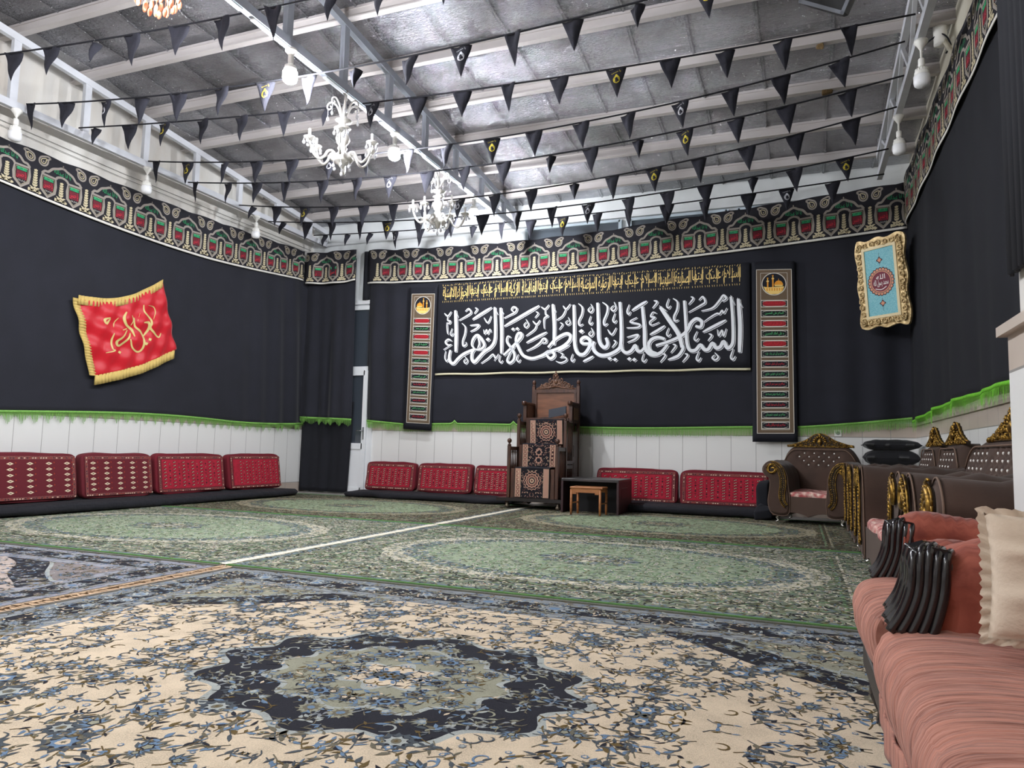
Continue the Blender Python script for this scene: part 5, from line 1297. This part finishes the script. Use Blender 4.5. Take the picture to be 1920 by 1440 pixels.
# ------------------------------------------------------------ pink seating beside the viewer
P_s = mat('rose_chenille', (178,118,100), .9, sheen=.1, var=(20,(112,68,58),.95), var2=(70,(200,144,126),.55), bump=(30,.6,.012), stretch=(.3,6,.3))
P_v = mat('terracotta_velvet', (142,70,54), .85, sheen=.2, var=(7,(96,40,32),.9), var2=(30,(176,98,78),.5), stretch=(.5,2.2,.5), bump=(14,.35,.02))
W_b = mat('ebonised_wood', (22,18,20), .22, coat=.6); W_g = mat('dark_frame_wood', (58,52,48), .5, var=(4,(36,32,30),.7)); F_f = mat('floral_skirt', (206,128,118), .85, var=(26,(236,206,190),.95), var2=(18,(150,60,60),.6), bump=(14,.5,.03))
def seat_block(t, y0, y1, x1=.60, dip=.0, nm='seat_cushion', seed=0, z=.45, xf=.148):
    prof = crom([(x1,z-.04),(x1,z-.005),(.42,z+.004),(.30,z+.006),(xf+.075,z),(xf+.03,z-.014),(xf+.008,z-.04),(xf,z-.075),(xf+.008,z-.125),(xf+.03,z-.165),(xf+.07,z-.175),(x1,z-.175)], 4)
    n = len(prof); ny = int((y1-y0)/.018)
    def S(i, j):
        y = y0+(y1-y0)*j/ny; x, zz = prof[i]
        w_ = .0045*math.sin(y*70+3*pnoise(Vector((x*3, y*4, seed))))+.007*pnoise(Vector((x*2, y*22, zz*2+seed)))
        edge = min(1, min(y-y0, y1-y)/.05+.05); edge = 1-(1-edge)**2 if edge < 1 else 1
        w_ += -.03*(1-edge)
        dx = -1 if i > 14 else 0
        top = i <= 22
        return (x+(-w_ if not top or x < xf+.06 else 0), y, zz+(w_ if top else 0))
    b = MB(); vs = [S(i, j) for j in range(ny+1) for i in range(n)]
    fs = [(j*n+i, j*n+i+1, (j+1)*n+i+1, (j+1)*n+i) for j in range(ny) for i in range(n-1)]
    b.add(vs, fs); b.add([S(i, 0) for i in range(n)], [tuple(range(n))], 0, False); b.add([S(i, ny) for i in range(n)], [tuple(range(n-1,-1,-1))], 0, False)
    b.add([S(0, j) for j in range(ny+1)]+[S(n-1, j) for j in range(ny+1)], [(j, j+1, ny+1+j+1, ny+1+j) for j in range(ny)], 0, False)
    return b.build(nm, P_s, t, tuple(t.location))
def base_frame(t, y0, y1, xf=.19, x1=.60):
    org = tuple(t.location)
    b = MB(); b.box(((xf+x1)/2, (y0+y1)/2, .205), (x1-xf, y1-y0, .13), bev=.01)
    for q in range(int((y1-y0)/.3)+1): pass
    b.box((xf-.004, (y0+y1)/2, .205), (.012, (y1-y0)*.96, .07), bev=.004)
    b.build('base_frame', W_g, t, org)
    for y in (y0+.06, y1-.06):
        for x in (xf+.04, x1-.06):
            b = MB(); b.tube([(x, y, .16),(x-.008, y, .10),(x+.002, y, .05),(x, y, .03),(x, y, GZ+.002)], [.035,.033,.02,.022,.022], 10); b.build('foot', W_b, t, org)
def roll_arm(t, y0, y1, x0, x1, ztop, seed=0, zb=.30):
    """padded arm; runs from the carved front at x0 back to x1"""
    org = tuple(t.location); yc = (y0+y1)/2; hw = (y1-y0)/2; n = 22; m_ = 26
    def S(u, v):
        x = x0+(x1-x0)*u; q = v*2-1        # q across the arm over the top
        a_ = math.pi*(v)                    # 0..pi over the roll
        r = hw*(1+.05*math.sin(u*9+seed)); zc = ztop-hw+.010*math.sin(u*5+seed)-.02*u*u+.03*(-(1-u)**6)
        if v < .18: k = v/.18; return (x, yc+r*.86+.0*k+.004*math.sin(u*60), zb+(zc-zb)*k)
        if v > .82: k = (1-v)/.18; return (x, yc-r*.86-.004*math.sin(u*60+2), zb+(zc-zb)*k)
        a_ = math.pi*(v-.18)/.64; w_ = .004*math.sin(u*70+a_*2)
        return (x, yc+math.cos(a_)*(r+w_), zc+math.sin(a_)*(r+w_))
    b = MB(); vs = [S(i/n, j/m_) for j in range(m_+1) for i in range(n+1)]; W_ = n+1
    b.add(vs, [(j*W_+i, j*W_+i+1, (j+1)*W_+i+1, (j+1)*W_+i) for j in range(m_) for i in range(n)])
    b.add([S(0, j/m_) for j in range(m_+1)], [tuple(range(m_+1))], 0, False); b.add([S(1, j/m_) for j in range(m_+1)], [tuple(range(m_, -1, -1))], 0, False)
    arm = b.build('armrest', P_v, t, org)
    b = MB(); b.tube([(x0+.004, S(0, j/m_)[1]*1, S(0, j/m_)[2]) for j in range(m_+1)], .004, 6); b.build('piping', P_v, arm).location = (-org[0], -org[1], -org[2]); 
    pm = arm.children[0]; pm.location = (0,0,0)
    for v in pm.data.vertices: v.co -= Vector(org)
    # swan-neck front of ebonised wood: nested ribs over a solid core
    b = MB(); ys = yc-hw*.92; dz = ztop-.648
    for k in range(5):
        f = k/4; dx = .0145*k; zt = ztop-.036+.012*math.sin(math.pi*min(1, f*1.2)); yy = ys+.012*(1-f)
        P = crom([(x0-.082+.019*k, yy, zb+.145),(x0-.058+.016*k, yy, zb+.185),(x0-.041+dx, yy, zb+.235),(x0-.037+dx, yy, zt-.03),(x0-.032+dx, yy+.008, zt-.006),(x0-.022+dx, yy+.03, zt)], 5)
        b.tube(P, [.0095+.0015*math.sin(i*.2) for i in range(len(P))], 10)
    L_ = crom([(x0-.080,zb+.145),(x0-.055,zb+.185),(x0-.039,zb+.235),(x0-.036,ztop-.066),(x0-.028,ztop-.036)], 4)
    core = L_+[(x0+.0,ztop-.026),(x0+.026,ztop-.03),(x0+.034,ztop-.06),(x0+.030,zb+.235),(x0+.014,zb+.18),(x0-.006,zb+.145)]
    b.prism(core, lambda x, z, d: (x, d, z), ys+.006, yc+hw*.92, 0)
    for q in (0, 1, 2):
        yq = ys+.02+(2*hw*.92-.03)*q/2; b.tube([(p[0]+.004, yq, p[1]) for p in L_], .012, 10)
    b.build('carved_arm_front', W_b, t, org)
    return arm
# armchair
t = thing('rose_armchair', 'rose-pink armchair with ebonised arm fronts next to the tiled pier', 'armchair', (.38, 2.2, 0))
base_frame(t, 1.88, 2.54); seat_block(t, 1.98, 2.46, seed=3)
roll_arm(t, 2.42, 2.56, .285, .60, .645, 1); roll_arm(t, 1.875, 1.99, .27, .58, .628, 2)
b = MB()
def BK2(u, v, k=0): y = 1.90+.62*u; z = .42+(.25+.0*u)*v-.10*abs(2*u-1)**3*v; return (.50+.035*v+k-.03*math.sin(math.pi*u)*math.sin(math.pi*v)+.003*math.sin(u*60), y, z)
b.grid(lambda u, v: BK2(u, v), 30, 14, 0, back=lambda u, v: BK2(u, v, .06)); b.build('backrest', P_v, t, (.38,2.2,0))
# long sofa
t = thing('rose_sofa', 'long rose-pink sofa in the right foreground with a black reeded arm front', 'sofa', (.40, .8, 0))
base_frame(t, -.55, 1.84, x1=.70); seat_block(t, -.52, 1.80, seed=9, x1=.70)
roll_arm(t, 1.70, 1.86, .255, .72, .648, 5); roll_arm(t, -.60, -.46, .255, .72, .648, 6)
b = MB(); b.grid(lambda u, v: (.70+.04*v-.02*math.sin(math.pi*((u*3) % 1))*math.sin(math.pi*v), -.46+2.16*u, .42+.36*v), 60, 16, 0, back=lambda u, v: (.83, -.46+2.16*u, .42+.36*v)); b.build('backrest', P_v, t, (.40,.8,0))
b = MB(); b.grid(lambda u, v: (.178-.012*math.sin(u*40)*(1-v)-.01*v, 1.08+.36*u+.03*v, .12+.20*v+.012*math.sin(u*25)*(1-v)), 30, 8, 0, back=lambda u, v: (.184-.012*math.sin(u*40)*(1-v)-.01*v, 1.08+.36*u+.03*v, .12+.20*v+.012*math.sin(u*25)*(1-v)))
b.build('floral_underlay', F_f, t, (.40,.8,0))
b = MB()
b.grid(lambda u, v: (.172-.014*math.sin(math.pi*u)+.004*math.sin(u*30), 1.30+.66*u, .285-.075*math.sin(math.pi*u)**.7*v), 40, 5, 0, back=lambda u, v: (.178-.014*math.sin(math.pi*u)+.004*math.sin(u*30), 1.30+.66*u, .285-.075*math.sin(math.pi*u)**.7*v))
b.build('drooping_hem', P_s, t, (.40,.8,0))
# cushion with a pleated frill
M_c = mat('oatmeal_linen', (198,180,160), .85, sheen=.3, bump=(170,.3,.004), var=(6,(190,168,146),.5))
b = MB()
cc = Vector((.478, 1.515, .595)); ax = Vector((.97, -.10, -.03)).normalized(); ay = Vector((.05, .24, .97)); ay = (ay-ax*ay.dot(ax)).normalized(); an = ax.cross(ay)
if an.y > 0: an = -an
def CU(u, v, sg):
    x = u*2-1; y = v*2-1; e = max(0, (1-abs(x)**3)*(1-abs(y)**3))
    wr = .015*math.sin(y*9+2.2*x+1.5*pnoise(Vector((x*1.2, y*2.4, 1))))*(1-x*x*.6)*e+.012*pnoise(Vector((x*1.4+3, y*5, sg)))*e
    return cc+ax*(x*.17*(1-.05*(1-y*y)))+ay*(y*.110*(1-.06*(1-x*x)))+an*(sg*.05*e**.5+wr)
b.grid(lambda u, v: CU(u, v, 1), 40, 34, 0, back=lambda u, v: CU(u, v, -1)); tc_ = thing('throw_cushion', 'beige linen cushion with a pleated edge leaning on the pink sofa', 'cushion', tuple(cc-Vector((0,0,.12))))
b.build('cover', M_c, tc_, tuple(tc_.location))
b = MB(); per = [( -1, -1+2*i/40) for i in range(41)]+[(-1+2*i/40, 1) for i in range(1,41)]+[(1, 1-2*i/40) for i in range(1,41)]+[(1-2*i/40, -1) for i in range(1,40)]
m_ = len(per); vs = []
for i, (x, y) in enumerate(per):
    p = CU((x+1)/2, (y+1)/2, 0); o_ = (ax*x+ay*y*.8).normalized(); wv = math.sin(i*1.55)
    vs.append(tuple(p-o_*.004)); vs.append(tuple(p+o_*(.016+.003*math.sin(i*2.3))+an*(.007*wv)))
b.add(vs, [(2*i, 2*((i+1) % m_), 2*((i+1) % m_)+1, 2*i+1) for i in range(m_)]); b.build('frill', M_c, tc_, tuple(tc_.location))
b = MB(); b.grid(lambda u, v: (.158+.34*u, .30+.60*v-.05*math.sin(u*3), .474+.036*max(0,math.sin(math.pi*u)*math.sin(math.pi*v))**.5+.006*pnoise(Vector((u*5,v*6,2)))), 20, 24, 0, back=lambda u, v: (.158+.34*u, .30+.60*v-.05*math.sin(u*3), .468))
tag(b.build('folded_cloth', M_blk2, None, (.33,.6,.455)), 'black cloth lying on the pink sofa seat at the bottom right edge', 'cloth')

# ------------------------------------------------------------ chandeliers
C_w = mat('opal_glass', (236,232,226), .12, trans=.15, spec=.8, coat=.5); C_k = mat('candle_sleeve', (248,246,240), .4); C_d = mat('crystal_drop', (240,240,244), .05, trans=.55, spec=.8); C_m = mat('old_silver', (150,146,140), .3, metal=.8)
def drop(b, p, L, n=3):
    x, y, z = p
    for k in range(n): b.blob((x, y, z-.012-.018*k), (.006,.006,.007), 6, 4)
    b.tube([(x,y,z),(x,y,z-.018*n)], .0015, 4); b.lathe([(.002,-.018*n),(.012,-.018*n-.014),(.016,-.018*n-.03),(.010,-.018*n-.045),(.001,-.018*n-.05)], 8, (x, y, z))
def chandelier(name, label, loc, mw, md, rot=0.0, R=.34, arms=6):
    t = thing(name, label, 'chandelier', loc, rot, 'white glass chandeliers' if mw is C_w else None)
    b = MB(); b.tube([(0,0,.02),(0,0,-.12)], .006, 8); b.lathe([(.03,.03),(.035,.015),(.015,-.01)], 14); b.build('hanging_rod', C_m, t)
    b = MB(); b.lathe([(.008,-.10),(.02,-.20),(.045,-.27),(.085,-.285),(.075,-.30),(.03,-.315),(.036,-.34),(.07,-.355),(.075,-.365),(.035,-.38),(.03,-.40),(.055,-.43),(.072,-.47),(.058,-.515),(.036,-.54),(.05,-.57),(.035,-.60),(.055,-.625),(.10,-.655),(.115,-.685),(.08,-.715),(.035,-.735),(.02,-.76),(.001,-.77)], 20); b.build('baluster_stem', mw, t)
    for k in range(6):
        a_ = 2*math.pi*k/6+.2; c, s_ = math.cos(a_), math.sin(a_); L = 1.0 if k % 2 else .82
        P = crom([(r*c*L, r*s_*L, z) for r, z in ((.02,-.28),(.045,-.2),(.075,-.13),(.125,-.085),(.168,-.098),(.180,-.135),(.155,-.158),(.135,-.135),(.148,-.122))], 4)
        b = MB(); b.tube(P, [.011-.005*i/len(P) for i in range(len(P))], 7); sp = b.build('scroll_plume', mw, t)
        b = MB(); drop(b, (.17*c*L, .17*s_*L, -.155), 0, 4); b.build('crystal_drop', md, sp)
    for k in range(arms):
        a_ = 2*math.pi*k/arms; c, s_ = math.cos(a_), math.sin(a_); up = .05 if k % 2 else 0; RR = R*(.92 if k % 2 else 1)
        P = crom([(r*c*RR/.34, r*s_*RR/.34, z+up*(r/.34)) for r, z in ((.05,-.67),(.10,-.62),(.15,-.635),(.185,-.70),(.235,-.735),(.29,-.70),(.325,-.63),(.34,-.575))], 4)
        b = MB(); b.tube(P, .0125, 8); arm = b.build('arm', mw, t)
        ex, ey, ez = P[-1]
        b = MB(); b.lathe([(.01,-.01),(.035,0),(.055,.018),(.058,.024),(.03,.014),(.012,.008)], 14, (ex, ey, ez)); b.build('drip_pan', mw, arm)
        b = MB(); b.lathe([(.014,.01),(.022,.03),(.016,.045),(.0125,.048),(.0125,.105),(.004,.112)], 10, (ex, ey, ez)); b.build('candle', C_k, arm)
        b = MB()
        for q in range(5): w_ = 2*math.pi*q/5; drop(b, (ex+.05*math.cos(w_), ey+.05*math.sin(w_), ez+.016), 0, 1)
        b.build('crystal_drop', md, arm)
    b = MB()
    for q in range(6): w_ = 2*math.pi*q/6; drop(b, (.085*math.cos(w_), .085*math.sin(w_), -.70), 0, 2)
    for q in range(5): w_ = 2*math.pi*q/5; drop(b, (.05*math.cos(w_), .05*math.sin(w_), -.36), 0, 1)
    drop(b, (0,0,-.765), 0, 2); b.build('crystal_drop', md, t)
    return t
ch = chandelier('chandelier', 'white glass candle chandelier, nearer of the two on the middle truss', (-4.15, 5.78, 4.29), C_w, C_d)
def deep(o, p=None, loc=None, rz=0, label=None):
    c = o.copy(); COL.objects.link(c)
    if p: c.parent = p
    else: c.location = loc; c.rotation_euler = (0,0,rz); c['label'] = label
    for q in list(o.children): deep(q, c)
    return c
deep(ch, None, (-4.15, 7.83, 4.29), .5, 'white glass candle chandelier farther away, close to the far wall')
A_m = mat('amber_glass', (224,150,110), .12, trans=.5, spec=.8); A_d = mat('amber_drop', (236,176,140), .08, trans=.55, spec=.8)
A_e = mat('warm_lamp', (255,200,160), .3, emit=((255,176,140), WARM_POWER))
t = thing('chandelier', 'amber crystal chandelier of which only the lowest drops show at the top left', 'chandelier', (-4.15, 3.53, 4.29))
b = MB(); b.tube([(0,0,.02),(0,0,-.15)], .008, 8); b.lathe([(.02,-.15),(.16,-.17),(.17,-.20),(.05,-.21)], 20); b.build('frame', C_m, t)
for k in range(3):
    a_ = 2*math.pi*k/3; b = MB(); b.blob((.045*math.cos(a_), .045*math.sin(a_), -.26), (.028,.028,.04), 12, 8); o = b.build('lit_lamp', A_e, t); o['label'] = 'glowing warm lamp'
for ring, (r, z, n, L) in enumerate(((.15,-.20,13,.16),(.11,-.20,9,.21),(.06,-.20,6,.25))):
    for k in range(n):
        a_ = 2*math.pi*k/n+ring; x, y = r*math.cos(a_), r*math.sin(a_); b = MB()
        b.tube([(x,y,z),(x,y,z-L)], .002, 4)
        for q in range(int((L-.06)/.03)): b.blob((x, y, z-.03-.03*q), (.009,.009,.011), 6, 4)
        b.blob((x, y, z-L-.03), (.02,.012,.034), 10, 6); b.build('crystal_drop', A_d, t)

# ------------------------------------------------------------ door, windows, pipe, sockets, speaker
D_w = mat('white_upvc', (226,228,230), .35); D_g = mat('dark_glass', (62,68,76), .12, spec=.8); D_h = mat('steel_handle', (180,182,186), .25, metal=.9)
t = thing('door_1', 'white framed glazed door mostly behind the black curtain in the far left', 'door', (-7.3, 10.47, 0)); t['kind'] = 'structure'; org = (-7.3, 10.47, 0)
b = MB()
for x in (-7.92, -6.71): b.box((x, 10.475, 1.65), (.09, .05, 3.3))
for z in (2.12, 3.27, 3.17): b.box((-7.315, 10.473, z), (1.21, .05, .07))
b.build('door_frame', D_w, t, org)
b = MB()
for x in (-7.84, -6.80): b.box((x, 10.445, 1.05), (.08, .04, 2.06))
for z in (.06, .80, 2.05): b.box((-7.32, 10.445, z), (1.0, .04, .10))
b.box((-7.32, 10.45, .42), (1.0, .02, .66)); b.build('door_leaf', D_w, t, org)
b = MB(); b.box((-7.32, 10.46, 1.43), (1.0, .01, 1.2)); b.build('door_glass', D_g, t, org)
b = MB(); b.box((-7.32, 10.48, 2.65), (1.14, .01, 1.0)); b.build('transom_glass', D_g, t, org)
b = MB(); b.box((-6.80, 10.42, 1.02), (.03, .012, .2)); b.tube([(-6.80,10.42,1.06),(-6.80,10.38,1.06),(-6.92,10.38,1.06)], .009, 8); b.build('door_handle', D_h, t, org)
for i, (x0, x1) in enumerate(((-3.95,-2.45),(-2.3,-.9),(-.75,.6))):
    t = thing('window_%d' % (i+1), 'low window strip with bluish glass above the printed frieze', 'window', ((x0+x1)/2, 10.49, 4.05)); t['kind'] = 'structure'; org = tuple(t.location)
    b = MB()
    for x in (x0, x1): b.box((x, 10.475, 4.15), (.05, .05, .28))
    for z in (4.28, 4.0): b.box(((x0+x1)/2, 10.475, z), (x1-x0, .05, .04))
    b.build('window_frame', mat('pale_blue_frame', (196,210,220), .4), t, org)
    b = MB(); b.box(((x0+x1)/2, 10.49, 4.14), (x1-x0, .008, .26)); b.build('pane', mat('bluish_pane', (84,92,100), .15, spec=.7), t, org)
b = MB(); b.box(((XL+XR)/2, 10.46, 4.33), (XR-XL, .07, .03)); struct(b.build('trim_20', D_w))
t = thing('drain_pipe', 'white plastic drain elbow and pipe at the top of the right wall', 'pipe', (1.33, 7.5, 4.3)); org = (1.33, 7.5, 4.3)
b = MB(); b.tube(crom([(1.345,7.60,4.93),(1.32,7.56,4.92),(1.30,7.52,4.88),(1.30,7.50,4.78),(1.30,7.50,4.70)], 4), .058, 16); b.build('elbow', M_plw, t, org)
b = MB(); b.tube([(1.33,7.47,4.72),(1.375,7.4,4.55),(1.375,7.3,4.5)], .022, 12); b.build('pipe', mat('weathered_pipe', (196,188,168), .5), t, org)
b = MB(); b.tube(crom([(1.0,7.6,4.66),(1.15,7.55,4.74),(1.30,7.45,4.78),(1.37,7.44,4.66),(1.33,7.44,4.58)], 6), .008, 6)
tag(b.build('cable', M_cord, None, (1.2,7.5,4.66)), 'black cable looping round the white drain elbow', 'cable')
t = thing('wall_socket', 'white socket plate on the far wall above the brown armchair', 'socket', (.50, 10.48, 1.12)); org = (.50,10.48,1.12)
b = MB(); b.box((.50, 10.482, 1.12), (.09,.014,.09), bev=.004); b.build('plate', M_plw, t, org)
b = MB(); b.lathe([(.026,0),(.026,.002),(.02,.002)], 16); rot = Matrix.Rotation(math.pi/2, 3, 'X'); b.v = [tuple(rot @ Vector(v)+Vector((.50,10.476,1.12))) for v in b.v]; b.build('recess', mat('socket_grey', (150,150,150), .5), t, org)
b = MB(); b.box((1.402, 9.55, 1.0), (.014,.08,.12), bev=.004); tag(b.build('light_switch', M_plw, None, (1.4,9.55,1.0)), 'small white switch on the right wall behind the gilded crests', 'switch')
t = thing('loudspeaker', 'black loudspeaker with a grey rim cut off by the top edge', 'speaker', (.34, 5.75, 4.2)); org = (.34,5.75,4.2)
b = MB(); b.box((0,0,0), (.34,.26,.52), bev=.02); rm = Matrix.Rotation(math.radians(28), 3, 'Y') @ Matrix.Rotation(math.radians(25), 3, 'X'); b.v = [tuple(rm @ Vector(v)+Vector((.34,5.75,4.49))) for v in b.v]; b.build('cabinet', mat('speaker_black', (20,20,24), .5), t, org)
b = MB()
for (c, d) in (((0,-.135,.25),(.35,.02,.025)),((0,-.135,-.25),(.35,.02,.025)),((-.165,-.135,0),(.025,.02,.52)),((.165,-.135,0),(.025,.02,.52))): b.box(c, d)
b.v = [tuple(rm @ Vector(v)+Vector((.34,5.75,4.49))) for v in b.v]; b.build('rim', mat('speaker_rim', (120,124,134), .4), t, org)
b = MB(); b.tube([(.34,5.75,4.7),(.34,5.75,5.12)], .01, 6); b.build('bracket', M_steel, t, org)
for k, (y, z) in enumerate(((8.2,4.45),(7.35,4.53))):
    b = MB(); soft_box(b, (.35-.1*k, PUR[2+k], roof(PUR[2+k])-.14), (.09,.06,.06), wob=.05, seed=k, n=(8,6))
    tag(b.build('torn_foam', M_rust, None, (.35-.1*k, PUR[2+k], roof(PUR[2+k])-.2)), ('torn brown foam on the rafter right of the lattice truss foot','torn brown foam on the rafter nearer the drain elbow')[k], 'foam scrap')
for k in range(2):
    y_ = XL+.02+.01*k; b = MB(); b.tube([(y_, 3.0, 4.28-.06*k),(y_, 6.5, 4.22-.06*k),(y_, 10.4, 4.25-.06*k)], .003, 5)
    tag(b.build('wire', mat('grey_wire', (110,108,104), .6), None, (y_, 6.5, 4.2)), ('upper thin wire stretched along the stained left wall','lower thin wire stretched along the stained left wall')[k], 'wire')
